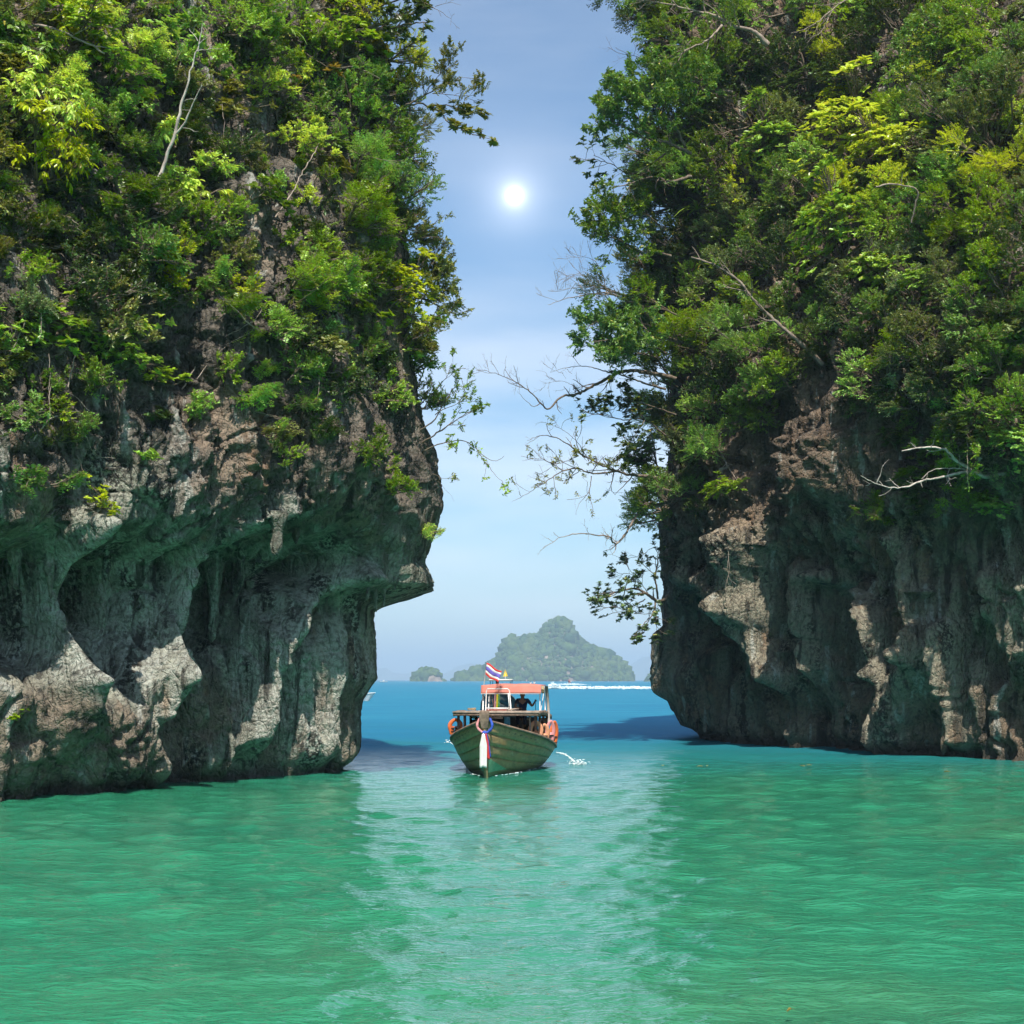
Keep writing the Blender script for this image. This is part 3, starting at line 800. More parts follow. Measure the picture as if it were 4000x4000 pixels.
# ------------------------------------------------------------------ leaves, crowns and limbs
def leaf_mesh(P, D, Nn, L, W, fold=0.25, big=False, bend=0.0):
    """P base, D direction, Nn normal (unit), L length, W width: one folded blade per row"""
    S = norm(np.cross(D, Nn)); Nn = np.cross(S, D)
    L = L[:, None]; W = W[:, None]
    if not big:
        a = P; b = P + D * L * 0.45 + S * W * 0.5 + Nn * W * fold; t = P + D * L - Nn * L * bend; c = P + D * L * 0.45 - S * W * 0.5 + Nn * W * fold
        V = np.stack([a, b, t, c], 1); F = np.array([[0, 2, 1], [0, 3, 2]])
    else:
        m = P + D * L * 0.5 - Nn * L * bend * 0.3
        a = P
        b1 = P + D * L * 0.28 + S * W * 0.40 + Nn * W * fold; c1 = P + D * L * 0.28 - S * W * 0.40 + Nn * W * fold
        b2 = P + D * L * 0.68 + S * W * 0.48 + Nn * (W * fold - L * bend * 0.5); c2 = P + D * L * 0.68 - S * W * 0.48 + Nn * (W * fold - L * bend * 0.5)
        m2 = P + D * L * 0.62 - Nn * L * bend * 0.45
        t = P + D * L - Nn * L * bend
        V = np.stack([a, b1, b2, t, c2, c1, m2], 1)
        F = np.array([[0, 6, 1], [1, 6, 2], [2, 6, 3], [6, 4, 3], [5, 4, 6], [0, 5, 6]])
    n = len(P); k = V.shape[1]
    return V.reshape(-1, 3), (F[None] + (np.arange(n) * k)[:, None, None]).reshape(-1, 3)

LT = {  # leaf habits: length, width, leaves per spray, twig length, droop, blade randomness, large blade
    'small':    dict(L=.120, W=.060, m=15, tw=.34, droop=.10, nr=.75, big=False, mode='alt'),
    'tiny':     dict(L=.088, W=.042, m=20, tw=.30, droop=.05, nr=.9, big=False, mode='alt'),
    'obovate':  dict(L=.20, W=.098, m=9, tw=.10, droop=.0, nr=.35, big=True, mode='whorl'),
    'droop':    dict(L=.25, W=.088, m=10, tw=.38, droop=.85, nr=.45, big=True, mode='alt'),
    'compound': dict(L=.112, W=.052, m=14, tw=.44, droop=.22, nr=.25, big=False, mode='pinnate'),
    'rosette':  dict(L=.34, W=.115, m=12, tw=.05, droop=.10, nr=.2, big=True, mode='whorl'),
}

def spray_leaves(rng, P, D, kind, scale=1.0):
    """leaves of sprays that end at P and point along D"""
    q = LT[kind]; n, m = len(P), q['m']
    tw = q['tw'] * scale
    t = np.tile((np.arange(m) + 0.5) / m, (n, 1)) + rng.uniform(-.04, .04, (n, m))
    up = np.array([0, 0, 1.0])
    side = norm(np.cross(D, up + 0.2 * rng.normal(size=(n, 3)))); upn = np.cross(side, D)
    sgn = np.where(np.arange(m) % 2 == 0, 1.0, -1.0)[None, :]
    base = P[:, None, :] - D[:, None, :] * (tw * (1 - t))[..., None]
    base = base + np.array([0, 0, -1.0]) * (q['droop'] * tw * 0.5 * t ** 2)[..., None]
    if q['mode'] == 'whorl':
        ph = (np.arange(m) / m * 2 * PI)[None] + rng.uniform(0, 6.28, (n, 1)) + rng.uniform(-.25, .25, (n, m))
        rise = rng.uniform(.15, .75, (n, m))[..., None]
        ax = norm(D * 0.5 + up * 0.75)
        s2 = norm(np.cross(ax, D + .3 * rng.normal(size=(n, 3)))); u2 = np.cross(ax, s2)
        d = norm(np.cos(ph)[..., None] * s2[:, None] + np.sin(ph)[..., None] * u2[:, None] + ax[:, None] * rise)
        nn = norm(ax[:, None] - d * 0.3 + q['nr'] * rng.normal(size=(n, m, 3)) * 0.5)
    elif q['mode'] == 'pinnate':
        d = norm(side[:, None] * sgn[..., None] + D[:, None] * 0.45 + rng.normal(size=(n, m, 3)) * 0.12 - up * 0.12)
        nn = norm(upn[:, None] + 0.25 * up + q['nr'] * rng.normal(size=(n, m, 3)))
    else:
        d = norm(D[:, None] * 0.8 + side[:, None] * sgn[..., None] * rng.uniform(.4, 1.1, (n, m))[..., None] + rng.normal(size=(n, m, 3)) * 0.35 - up * q['droop'] * 1.3)
        nn = norm(up * (1 - 0.5 * q['droop']) + D[:, None] * 0.35 * q['droop'] + q['nr'] * rng.normal(size=(n, m, 3)) * 0.6)
    L = q['L'] * scale * rng.uniform(.65, 1.2, (n, m)); W = q['W'] * scale * rng.uniform(.75, 1.15, (n, m))
    f = lambda a: a.reshape(-1, a.shape[-1])
    return leaf_mesh(f(base), f(d), f(nn), L.ravel(), W.ravel(), 0.22, q['big'], 0.12 if q['big'] else 0.05)

def make_crown(kind, R, seed, fill=1.0, reach=0.55, flat=0.85, scale=1.0):
    """crown and branches of a shrub rooted at the origin; +X is away from the rock"""
    rng = np.random.default_rng(seed)
    q = LT[kind]
    leaf_area = q['L'] * q['W'] * 0.6 * q['m'] * scale ** 2
    n = int(fill * 3.4 * PI * R * R / leaf_area)
    C = np.array([R * reach, 0, R * 0.45])
    # several uneven heads make the outline
    k = 7
    heads = np.concatenate([[[0, 0, 0]], rng.normal(size=(k, 3)) * [.42, .52, .38]]) * R
    hr = np.concatenate([[0.62], rng.uniform(.28, .55, k)]) * R
    w = hr ** 2; pick = rng.choice(k + 1, n, p=w / w.sum())
    d = norm(rng.normal(size=(n, 3)) + np.array([.35, 0, .45]))
    rad = hr[pick] * rng.uniform(0.30, 1.0, n) ** 0.45
    P = C + (heads[pick] + d * rad[:, None]) * [1, 1, flat]
    gap = perlin(P[:, 0] / R * 2.6 + seed, P[:, 1] / R * 2.6, P[:, 2] / R * 2.6) > -0.20
    P, d, pick = P[gap], d[gap], pick[gap]
    D = norm(d * 0.8 + norm(P - C * 0.3) * 0.5 + np.array([0, 0, .25]) + rng.normal(size=P.shape) * 0.3)
    V, F = spray_leaves(rng, P, D, kind, scale)
    paths = []
    for h in range(k + 1):
        e = C + heads[h] * [1, 1, flat]
        mid = e * 0.5 + rng.normal(size=3) * 0.10 * R + np.array([0, 0, -0.06 * R])
        pts = np.array([[-0.25, 0, -0.15] , [0.02, 0, 0.02], mid * 0.55, mid, (mid + e) / 2 + rng.normal(size=3) * .05 * R, e])
        r0 = 0.030 * R ** 0.8 + .012
        paths.append((pts, np.linspace(r0, r0 * 0.25, 6)))
        mine = np.where(pick == h)[0]
        for i in mine[::max(1, int(len(mine) / 14))]:
            m2 = (e + P[i]) / 2 + rng.normal(size=3) * .06 * R
            a = mid + (e - mid) * rng.uniform(.2, 1)
            paths.append((np.array([a, m2, P[i]]), np.array([.010, .007, .003]) * (0.6 + 0.5 * R)))
    Vb, Fb = tubes(paths, 5)
    nm = {'small': 'shrub', 'tiny': 'shrub'}.get(kind, 'shrub')
    return mesh('crown', V, F, False, M['leaf_mid']), mesh('trunk', Vb, Fb, True, M['bark'])

def make_strap(R, seed, n=34):
    """a clump of long arching strap leaves"""
    rng = np.random.default_rng(seed)
    Vs, Fs, off = [], [], 0
    for i in range(n):
        a = rng.uniform(0, 2 * PI); el = rng.uniform(.25, 1.35); Ln = R * rng.uniform(.7, 1.15); w = 0.045 * R * rng.uniform(.8, 1.3)
        t = np.linspace(0, 1, 6)
        r = Ln * (t * math.cos(el) + 0.25 * t ** 2); z = Ln * (t * math.sin(el) - 0.75 * t ** 2.2 * (0.4 + math.cos(el)))
        c = np.stack([r * math.cos(a) + 0.12 * R, r * math.sin(a), z], -1)
        s = np.array([-math.sin(a), math.cos(a), 0]) * w
        ww = np.array([.7, 1, 1, .8, .5, .05])[:, None]
        V = np.concatenate([c - s * ww + [0, 0, .3 * w], c + [0, 0, -.1 * w], c + s * ww + [0, 0, .3 * w]])
        i0 = np.arange(5)
        F = np.concatenate([np.stack([i0, i0 + 6, i0 + 7, i0 + 1], -1), np.stack([i0 + 6, i0 + 12, i0 + 13, i0 + 7], -1)])
        Vs.append(V); Fs.append(F + off); off += len(V)
    Vb, Fb = tubes([(np.array([[-.3, 0, -.2], [0, 0, 0], [.12 * R, 0, .06 * R]]), np.array([.06, .06, .05]) * R)], 6)
    return mesh('crown', np.concatenate(Vs), np.concatenate(Fs), False, M['leaf_bright']), mesh('trunk', Vb, Fb, True, M['bark'])

PROTO = {}
def proto(kind, R, variant=0):
    """nearest built crown of that habit, built on first use"""
    sizes = {'strap': (0.8,), 'rosette': (0.75,)}.get(kind, (0.65, 1.05, 1.7))
    s = min(sizes, key=lambda a: abs(math.log(a / R)))
    key = (kind, s, variant % (3 if s < 1.5 else 2))
    if key not in PROTO:
        seed = abs(hash((kind, int(s * 100), key[2]))) % 9999 if False else (sum(map(ord, kind)) * 7 + int(s * 100) + key[2] * 31)
        PROTO[key] = make_strap(s, seed) if kind == 'strap' else make_crown(kind, s, seed, fill=0.55 if kind == 'rosette' else (1.0 if s < 1.5 else 0.9))
    return PROTO[key], s

def plant(name, P, out, R, kind, mat, variant, label, cat, group=None, tilt=0.0, bark='bark'):
    (cm, tm), s = proto(kind, R, variant)
    o = empty(name, tuple(P), math.atan2(out[1], out[0]) + random.uniform(-.5, .5))
    o.rotation_euler = (random.uniform(-.25, .25), tilt + random.uniform(-.15, .2), o.rotation_euler[2])
    k = R / s
    o.scale = (k, k * random.uniform(.9, 1.15), k * random.uniform(.85, 1.1))
    t = link('trunk', tm, o); c = link('crown', cm, o); c['kind'] = 'stuff'
    for b, m in ((c, M[mat]), (t, M[bark])):
        b.material_slots[0].link = 'OBJECT'; b.material_slots[0].material = m
    return tag(o, label, cat, group)

# ---- limbs drawn by hand, with side branches that grow by rule
def wander(rng, p, d, L, n, bendv, jit):
    pts = [p]; d = d.copy()
    for i in range(n):
        d = norm(d + bendv / n + rng.normal(size=3) * jit)
        pts.append(pts[-1] + d * L / n)
    return np.array(pts)

def grow(rng, P, R, lvl, cfg, out, tips):
    """side branches of the limb P (n,3) with radii R"""
    seglen = np.linalg.norm(np.diff(P, axis=0), axis=1); L = seglen.sum()
    cum = np.concatenate([[0], np.cumsum(seglen)])
    nb = max(1, int(rng.normal(cfg['n'][lvl] * L, 0.6)))
    for t in np.sort(rng.uniform(cfg['from'][lvl], 1.0, nb)):
        s = t * L; i = min(int(np.searchsorted(cum, s)) , len(P) - 1); i = max(i, 1)
        f = (s - cum[i - 1]) / max(seglen[i - 1], 1e-6)
        p = P[i - 1] + (P[i] - P[i - 1]) * f; T = norm(P[i] - P[i - 1]); r = R[i - 1] + (R[i] - R[i - 1]) * f
        ax = norm(rng.normal(size=3) * [1, .55, 1] + 1e-6)
        sd = norm(np.cross(T, ax)); ang_ = math.radians(rng.uniform(*cfg['ang']))
        d = norm(T * math.cos(ang_) + sd * math.sin(ang_) + np.array([0, 0, cfg['up'][lvl]]))
        bl = cfg['len'][lvl] * rng.uniform(.5, 1.25) * (1.15 - 0.5 * t)
        n = 5 if lvl == 0 else 4
        Q = wander(rng, p, d, bl, n, np.array([0, 0, cfg['bend'][lvl]]), cfg['jit'])
        rr = np.linspace(min(r * 0.62, cfg['rmax'][lvl]), cfg['rmax'][lvl] * 0.3, len(Q))
        out[min(lvl, 1)].append((Q, rr))
        if lvl + 1 < len(cfg['n']): grow(rng, Q, rr, lvl + 1, cfg, out, tips)
        tips.append((Q[-1], norm(Q[-1] - Q[-2])))
        if lvl + 1 >= len(cfg['n']) and cfg.get('mid', True): tips.append((Q[-2], norm(Q[-1] - Q[-2])))

CFG = dict(n=(2.6, 3.4, 4.0), len=(1.1, .55, .26), ang=(28, 68), up=(.10, .12, .1), bend=(.25, .3, .2), jit=.16, rmax=(.030, .013, .006))
CFG['from'] = (.22, .2, .2)

def limb_tree(name, limbs, label, cat, leaf=None, mat='leaf_mid', bark='bark', keep=1.0, seed=1, cfg=None, group=None, scale=1.0, dx=0.0):
    """limbs: list of (pixel polyline, distance at root, distance at tip, radius at root, radius at tip)"""
    rng = np.random.default_rng(seed)
    cf = dict(CFG); cf.update(cfg or {})
    thick, out, tips, root = [], [[], []], [], None
    for pts, Y0, Y1, r0, r1 in limbs:
        t = np.linspace(0, 1, len(pts))
        K = np.array([at(x + dx * u, y, Y0 + (Y1 - Y0) * u) for (x, y), u in zip(pts, t)])
        C, s = catmull(K, 60)
        n = max(6, int(s[-1] / 0.16))
        C = np.stack([np.interp(np.linspace(0, s[-1], n), s, C[:, a]) for a in range(3)], -1)
        C[1:-1] += rng.normal(size=(n - 2, 3)) * 0.012 * (1 + 3 * r0)
        rr = 0.72 * (r0 + (r1 - r0) * np.linspace(0, 1, n) ** 0.8)
        rr = rr * (1 + 0.10 * rng.normal(size=n))
        if root is None: root = C[0]
        thick.append((C, rr))
        if len(cf['n']): grow(rng, C, rr, 0, cf, out, tips)
        tips.append((C[-1], norm(C[-1] - C[-2])))
    o = empty(name, tuple(root))
    V, F = tubes(thick, 8)
    link('trunk', mesh('trunk', V - root, F, True, M[bark]), o)
    V, F = tubes(out[0], 5); V2, F2 = tubes(out[1], 3)
    if len(V) + len(V2):
        F2 = F2 + len(V)
        link('branchwork', mesh('branchwork', np.concatenate([V, V2]) - root, np.concatenate([F, F2]), True, M[bark]), o)['kind'] = 'stuff'
    if leaf and tips:
        P = np.array([a for a, b in tips]); D = np.array([b for a, b in tips])
        k = rng.random(len(P)) < keep
        if not k.any(): k[0] = True
        P, D = P[k], norm(D[k] + np.array([0, 0, .1]) + .25 * rng.normal(size=(k.sum(), 3)))
        if leaf == 'strapend': leaf = 'rosette'
        V, F = spray_leaves(rng, P, D, leaf, scale)
        link('crown', mesh('crown', V - root, F, False, M[mat]), o)['kind'] = 'stuff'
    return tag(o, label, cat, group)

# ------------------------------------------------------------------ how thickly the rock is overgrown (200 px cells of the photograph)
DENS = np.array([
 [7,8,8,7,9,9,8,6,2,0,0,1,4,7,8,7,7,6,8,9],
 [8,7,7,5,7,8,8,8,4,0,0,3,6,8,8,8,8,8,9,9],
 [9,6,6,6,3,3,6,8,5,0,0,4,6,8,9,9,9,8,8,9],
 [9,7,7,6,3,2,5,9,5,0,0,3,6,9,9,9,9,8,9,9],
 [6,6,8,6,3,2,5,9,4,0,0,3,7,9,8,9,9,9,8,9],
 [8,7,9,4,2,6,8,9,6,0,1,4,8,8,7,3,3,8,8,9],
 [6,6,7,3,2,6,7,6,4,0,0,4,8,9,6,3,2,6,8,9],
 [3,5,4,1,2,4,4,3,2,0,0,3,7,7,3,1,0,3,7,9],
 [3,3,1,0,0,2,1,0,0,0,0,3,6,5,1,0,0,1,4,5],
 [1,0,0,0,0,0,2,2,0,0,0,2,4,2,0,0,0,1,1,2],
 [0,0,0,0,0,0,0,1,0,0,0,1,2,2,0,0,0,0,0,0],
 [0,0,0,0,0,0,0,0,0,0,0,0,1,0,0,0,0,0,0,0],
 [0,0,0,0,0,0,0,0,0,0,0,0,0,0,0,0,0,0,0,0]], float) / 9.0
def density(px, py):
    x = np.clip(np.asarray(px, float) / 200 - 0.5, 0, 18.999); y = np.clip(np.asarray(py, float) / 200 - 0.5, 0, 11.999)
    i, j = x.astype(int), y.astype(int); u, v = x - i, y - j
    return (DENS[j, i] * (1 - u) + DENS[j, i + 1] * u) * (1 - v) + (DENS[j + 1, i] * (1 - u) + DENS[j + 1, i + 1] * u) * v

def undergrowth(surf, n, label, seed, ksize, mats):
    """small creeping leaves over the rock: a mass nobody could count"""
    rng = np.random.default_rng(seed)
    ok = (surf.px > -700) & (surf.px < 4700) & (surf.py < 2500) & (surf.py > -900)
    idx = np.where(ok)[0]
    V = surf.V[idx]
    d = density(surf.px[idx], surf.py[idx])
    clump = 0.5 + 0.9 * perlin(V[:, 0] * 0.75, V[:, 1] * 0.75, V[:, 2] * 0.75) + 0.35 * perlin(V[:, 0] * 2.2, V[:, 1] * 2.2, V[:, 2] * 2.2)
    ledge = np.clip(0.55 + surf.N[idx, 2], 0.15, 1.3)
    w = np.clip(d * 1.15 - 0.25, 0, 1) * np.clip(clump, 0, 1.4) * ledge
    w = w * np.where((surf.py[idx] < 0) | (surf.px[idx] < 0) | (surf.px[idx] > 4000), 3.0, 1.0)
    w /= w.sum()
    pick = rng.choice(len(idx), n, p=w)
    P = V[pick] + rng.normal(size=(n, 3)) * 0.06
    H = np.concatenate([surf.H[idx][pick], np.zeros((n, 1))], 1)
    D = norm(H * rng.uniform(.3, 1, (n, 1)) + rng.normal(size=(n, 3)) * .5 + np.array([0, 0, .1]))
    P = P + H * rng.uniform(.02, .30, (n, 1))
    Vv, F = spray_leaves(rng, P, D, 'small', ksize)
    k = np.repeat(np.clip((perlin(P[:, 0] * .5, P[:, 1] * .5, P[:, 2] * .5 + 9) * 1.6 + 0.5) * len(mats), 0, len(mats) - 1).astype(int), LT['small']['m'] * 2)
    o = link('undergrowth', mesh('undergrowth', Vv, F, False, [M[m] for m in mats], k))
    tag(o, label, 'undergrowth', kind='stuff')
# ------------------------------------------------------------------ plants rooted on the cliffs
HAB = {'small': 'small-leaved', 'tiny': 'fine-leaved', 'obovate': 'broad-leaved', 'droop': 'drooping-leaved', 'compound': 'feathery-leaved', 'rosette': 'whorl-leaved', 'strap': 'strap-leaved'}
TONE = {'leaf_dark': 'dark green', 'leaf_mid': 'mid green', 'leaf_bright': 'bright green', 'leaf_lime': 'lime green', 'leaf_olive': 'olive green', 'leaf_pale': 'pale grey-green', 'leaf_gold': 'golden yellow'}
taken = []
def on_rock(px, py, rpx, kind, mat, label, cat='shrub', group=None, name='shrub', lift=0.0, tilt=0.0):
    sf = SFL if px < 2000 else SFR
    # root a little below and behind the middle of the crown
    h = sf.hit(px, py + rpx * 0.35)
    if h is None: return None
    P, H = h[0], h[2]
    R = rpx / FPX * P[1]
    taken.append((px, py, rpx))
    return plant(name, P - np.array([*H, 0]) * 0.05 + np.array([0, 0, lift]), H, R, kind, mat, len(taken), label, cat, group, tilt)

# the plants that stand out, one by one: (x, y, radius in the photograph, habit, tone, label)
MAJOR = [
 (95, 410, 210, 'droop', 'leaf_lime', 'glowing lime green drooping-leaved tree, upper of two beside the cliff overhang edge'),
 (150, 640, 230, 'droop', 'leaf_lime', 'glowing lime green drooping-leaved tree, lower and larger of two at the frame edge'),
 (20, 130, 150, 'droop', 'leaf_mid', 'green drooping-leaved tree in the top corner above the lime green trees'),
 (330, 130, 170, 'obovate', 'leaf_bright', 'broad-leaved tree with pale twigs at the top above the lime green trees'),
 (430, 300, 160, 'obovate', 'leaf_bright', 'broad-leaved bush with rosettes of pale leaves beside the bleached dead trunk'),
 (250, 60, 130, 'droop', 'leaf_lime', 'yellow-green long-leaved bush touching the top of the picture'),
 (590, 510, 95, 'droop', 'leaf_lime', 'yellow-green bush just behind the middle of the bleached dead trunk'),
 (760, 735, 105, 'droop', 'leaf_lime', 'yellow-green bush with a few orange leaves below the bleached dead trunk'),
 (480, 560, 130, 'tiny', 'leaf_mid', 'fine-leaved green bush between the lime green trees and dead trunk'),
 (470, 740, 150, 'compound', 'leaf_mid', 'feathery green bush at the foot of the bleached dead trunk'),
 (60, 900, 130, 'small', 'leaf_dark', 'dark bush under the large lime green tree'),
 (300, 920, 150, 'small', 'leaf_dark', 'dark bush below the feathery bush and the lime trees'),
 (520, 960, 160, 'small', 'leaf_mid', 'green bush hanging over the dark rock left of the bare wall'),
 (330, 1120, 150, 'small', 'leaf_dark', 'deep green bush directly above the small branching broad-leaved tree'),
 (500, 1130, 140, 'small', 'leaf_dark', 'deep green bush above the rock wall, second from the frame edge cluster'),
 (70, 1190, 140, 'tiny', 'leaf_pale', 'silvery fine-leaved bush on thin stems at the frame edge'),
 (310, 1330, 125, 'obovate', 'leaf_bright', 'small tree with shiny leaves on a slender grey stem'),
 (480, 1400, 120, 'obovate', 'leaf_bright', 'hanging yellowish spray of leaves beside the slender-stemmed tree'),
 (600, 1470, 75, 'obovate', 'leaf_bright', 'lowest hanging leafy spray over the grey rock wall'),
 (870, 60, 200, 'small', 'leaf_bright', 'wide bright small-leaved tree along the top of the picture'),
 (980, 190, 170, 'small', 'leaf_mid', 'dense green bush above the dark rock hollow'),
 (1100, 90, 130, 'strap', 'leaf_bright', 'clump of arching strap leaves near the top of the undercut cliff'),
 (1180, 180, 150, 'small', 'leaf_bright', 'bright green bush above the golden whorled leaves'),
 (1330, 180, 150, 'obovate', 'leaf_bright', 'sunlit broad-leaved bush near the top corner of the cliff'),
 (1270, 280, 60, 'rosette', 'leaf_gold', 'golden whorl of long leaves, upper of the pair of whorls'),
 (1130, 345, 75, 'rosette', 'leaf_gold', 'golden whorls of long leaves, lower of the pair'),
 (1420, 330, 130, 'small', 'leaf_mid', 'mid green bush below the sunlit broad-leaved bush'),
 (1490, 480, 150, 'tiny', 'leaf_olive', 'olive fine-leaved bush beneath the branch reaching into the sky'),
 (1420, 560, 150, 'tiny', 'leaf_mid', 'dense rounded bush in the middle of the overgrown edge'),
 (1530, 630, 85, 'strap', 'leaf_bright', 'arching strap-leaved clump on the overgrown edge of the cliff'),
 (1380, 650, 160, 'compound', 'leaf_bright', 'bright feathery bush right of the bare hanging root'),
 (1500, 760, 160, 'tiny', 'leaf_mid', 'fine-leaved bush against the sky level with the sun'),
 (1350, 830, 190, 'compound', 'leaf_bright', 'large bright feathery bush below the strap-leaved clump'),
 (1560, 880, 130, 'tiny', 'leaf_olive', 'olive bush against the sky below the level of the sun'),
 (1210, 960, 120, 'compound', 'leaf_bright', 'bright feathery spray over the bare rock wall'),
 (1130, 1070, 150, 'compound', 'leaf_bright', 'large bright feathery bush in front of the bare rock wall'),
 (1280, 1130, 150, 'compound', 'leaf_bright', 'bright feathery bush hanging over the cliff edge, middle of three'),
 (1060, 1260, 110, 'compound', 'leaf_bright', 'feathery spray hanging lowest over the grey wall'),
 (1420, 1060, 150, 'small', 'leaf_mid', 'green bush above the yellowish broad-leaved tree'),
 (1510, 1160, 165, 'obovate', 'leaf_lime', 'yellowish broad-leaved tree overhanging the cliff edge'),
 (1640, 1120, 165, 'small', 'leaf_olive', 'rounded olive tree standing out against the sky'),
 (1700, 1240, 110, 'tiny', 'leaf_olive', 'outermost olive bush against the sky below the rounded olive tree'),
 (1570, 1300, 120, 'obovate', 'leaf_lime', 'yellowish leaves hanging below the broad-leaved tree at the edge'),
 (1620, 1420, 90, 'small', 'leaf_mid', 'thin green bush on the bare edge below the yellowish leaves'),
 (1380, 1480, 110, 'small', 'leaf_dark', 'dark bush in the cleft of the sunlit rock edge'),
 (960, 1560, 95, 'compound', 'leaf_bright', 'hanging feathery spray in the middle of the grey rock'),
 (1080, 1680, 85, 'compound', 'leaf_olive', 'small yellowish bush at the mouth of a hole in the rock'),
 (1430, 1760, 110, 'small', 'leaf_mid', 'green bush in the crack of the lower rock edge'),
 (1500, 1900, 100, 'tiny', 'leaf_bright', 'light bush clinging to the lower rock edge'),
 (1245, 1890, 52, 'obovate', 'leaf_bright', 'lone small bush on bare grey rock above the undercut'),
 (1650, 2070, 60, 'compound', 'leaf_lime', 'bright bush on the lip of the overhang above the stalactites'),
 (370, 1960, 60, 'obovate', 'leaf_lime', 'lone bright sprig above the undercut near the frame edge'),
 (50, 2790, 38, 'obovate', 'leaf_bright', 'small sprig growing on the boulders at the foot of the cliff'),
 # the dark cliff
 (3330, 560, 250, 'obovate', 'leaf_lime', 'big domed tree with glowing yellow-green leaves'),
 (3500, 620, 180, 'obovate', 'leaf_lime', 'yellow-green tree touching the big glowing domed tree'),
 (3080, 620, 190, 'obovate', 'leaf_bright', 'broad-leaved tree on the shaded side of the glowing domed tree'),
 (3150, 760, 180, 'small', 'leaf_mid', 'mid green bush below the glowing domed tree'),
 (3280, 950, 210, 'obovate', 'leaf_bright', 'large broad-leaved tree below the glowing domed tree'),
 (3480, 900, 170, 'small', 'leaf_bright', 'bright bush beside the large broad-leaved tree below the dome'),
 (3760, 200, 220, 'small', 'leaf_mid', 'wide green tree near the top corner'),
 (3930, 120, 200, 'small', 'leaf_bright', 'bright green tree in the very top corner'),
 (3640, 300, 140, 'compound', 'leaf_lime', 'yellow-green creeper draped below the top corner trees'),
 (3880, 520, 230, 'tiny', 'leaf_pale', 'pale rounded fine-leaved tree at the frame edge'),
 (3760, 720, 200, 'small', 'leaf_bright', 'bright bush between the pale rounded tree and the glowing dome'),
 (3930, 860, 190, 'small', 'leaf_bright', 'bright bush at the frame edge under the pale rounded tree'),
 (3650, 950, 180, 'small', 'leaf_mid', 'green bush under the pale tree, away from the frame edge'),
 (3420, 250, 190, 'small', 'leaf_dark', 'dark tree in the deep shade above the glowing dome'),
 (3150, 230, 200, 'small', 'leaf_dark', 'dark shaded tree behind the pale leaning limb'),
 (2920, 130, 200, 'small', 'leaf_mid', 'green tree at the top beside the gap'),
 (3560, 60, 180, 'small', 'leaf_dark', 'dark tree at the top edge between the lit trees'),
 (2700, 120, 190, 'small', 'leaf_mid', 'tree crown at the top overlooking the gap of sky'),
 (2790, 340, 210, 'tiny', 'leaf_mid', 'fine-leaved tree behind the domed crown that leans into the gap'),
 (2930, 430, 190, 'small', 'leaf_dark', 'dark bush between the domed leaning crown and the glowing tree'),
 (2700, 560, 180, 'small', 'leaf_dark', 'dark bush under the domed crown that leans into the gap'),
 (2850, 660, 170, 'small', 'leaf_mid', 'green bush left of the broad-leaved trees'),
 (2720, 790, 95, 'strap', 'leaf_bright', 'upper strap-leaved clump facing the gap'),
 (2640, 870, 100, 'strap', 'leaf_bright', 'middle strap-leaved clump facing the gap'),
 (2760, 1010, 90, 'strap', 'leaf_mid', 'strap-leaved clump beside the pale leaning trunk'),
 (2950, 1060, 85, 'strap', 'leaf_bright', 'strap-leaved clump above the middle of the pale leaning trunk'),
 (2930, 860, 170, 'small', 'leaf_pale', 'pale bush above the pale leaning trunk'),
 (2560, 1010, 150, 'tiny', 'leaf_olive', 'olive fine-leaved bush at the edge of the gap'),
 (2760, 1300, 220, 'compound', 'leaf_bright', 'vivid green rounded bush in front of the pale leaning trunk'),
 (2900, 1250, 130, 'compound', 'leaf_bright', 'vivid green bush touching the pale leaning trunk'),
 (2580, 1330, 170, 'small', 'leaf_mid', 'green bush left of the vivid rounded bush'),
 (2660, 1470, 170, 'tiny', 'leaf_mid', 'tangled bush above the long bare bough'),
 (2860, 1480, 150, 'small', 'leaf_dark', 'dark bush under the vivid rounded bush'),
 (2590, 1610, 85, 'strap', 'leaf_bright', 'lower strap-leaved clump above the dark hollow'),
 (2680, 1650, 85, 'strap', 'leaf_mid', 'lowest strap-leaved clump beside the brown rock'),
 (2560, 1800, 150, 'obovate', 'leaf_mid', 'green tree hanging at the lower edge of the gap'),
 (2640, 1920, 110, 'small', 'leaf_mid', 'bush on the brown rock under the hanging roots'),
 (3220, 1300, 130, 'tiny', 'leaf_bright', 'flat bright bush right of the pale leaning trunk'),
 (3100, 1470, 130, 'small', 'leaf_bright', 'bright bush at the root of the pale leaning trunk'),
 (3030, 1600, 130, 'small', 'leaf_mid', 'bush below the root of the pale leaning trunk'),
 (3480, 1080, 150, 'obovate', 'leaf_bright', 'broad-leaved bush left of the shaded rock rib'),
 (3640, 1130, 130, 'obovate', 'leaf_bright', 'shiny broad-leaved bush right of the shaded rock rib'),
 (3660, 1300, 160, 'small', 'leaf_pale', 'pale rounded bush right of the brown rock rib'),
 (3820, 1230, 170, 'small', 'leaf_mid', 'green bush at the frame edge level with the vivid rounded bush'),
 (3930, 1080, 160, 'small', 'leaf_bright', 'bright bush at the frame edge above the shaded rock'),
 (3700, 1480, 150, 'small', 'leaf_dark', 'dark bush above the bleached fallen bough'),
 (3930, 1420, 180, 'small', 'leaf_mid', 'green bush at the frame edge above the bleached bough'),
 (3850, 1580, 140, 'small', 'leaf_mid', 'bush hanging right above the bleached bough'),
 (3640, 1770, 60, 'obovate', 'leaf_mid', 'sprig growing on the bleached fallen bough'),
 (3510, 1905, 30, 'obovate', 'leaf_lime', 'bright tuft under the tip of the bleached bough'),
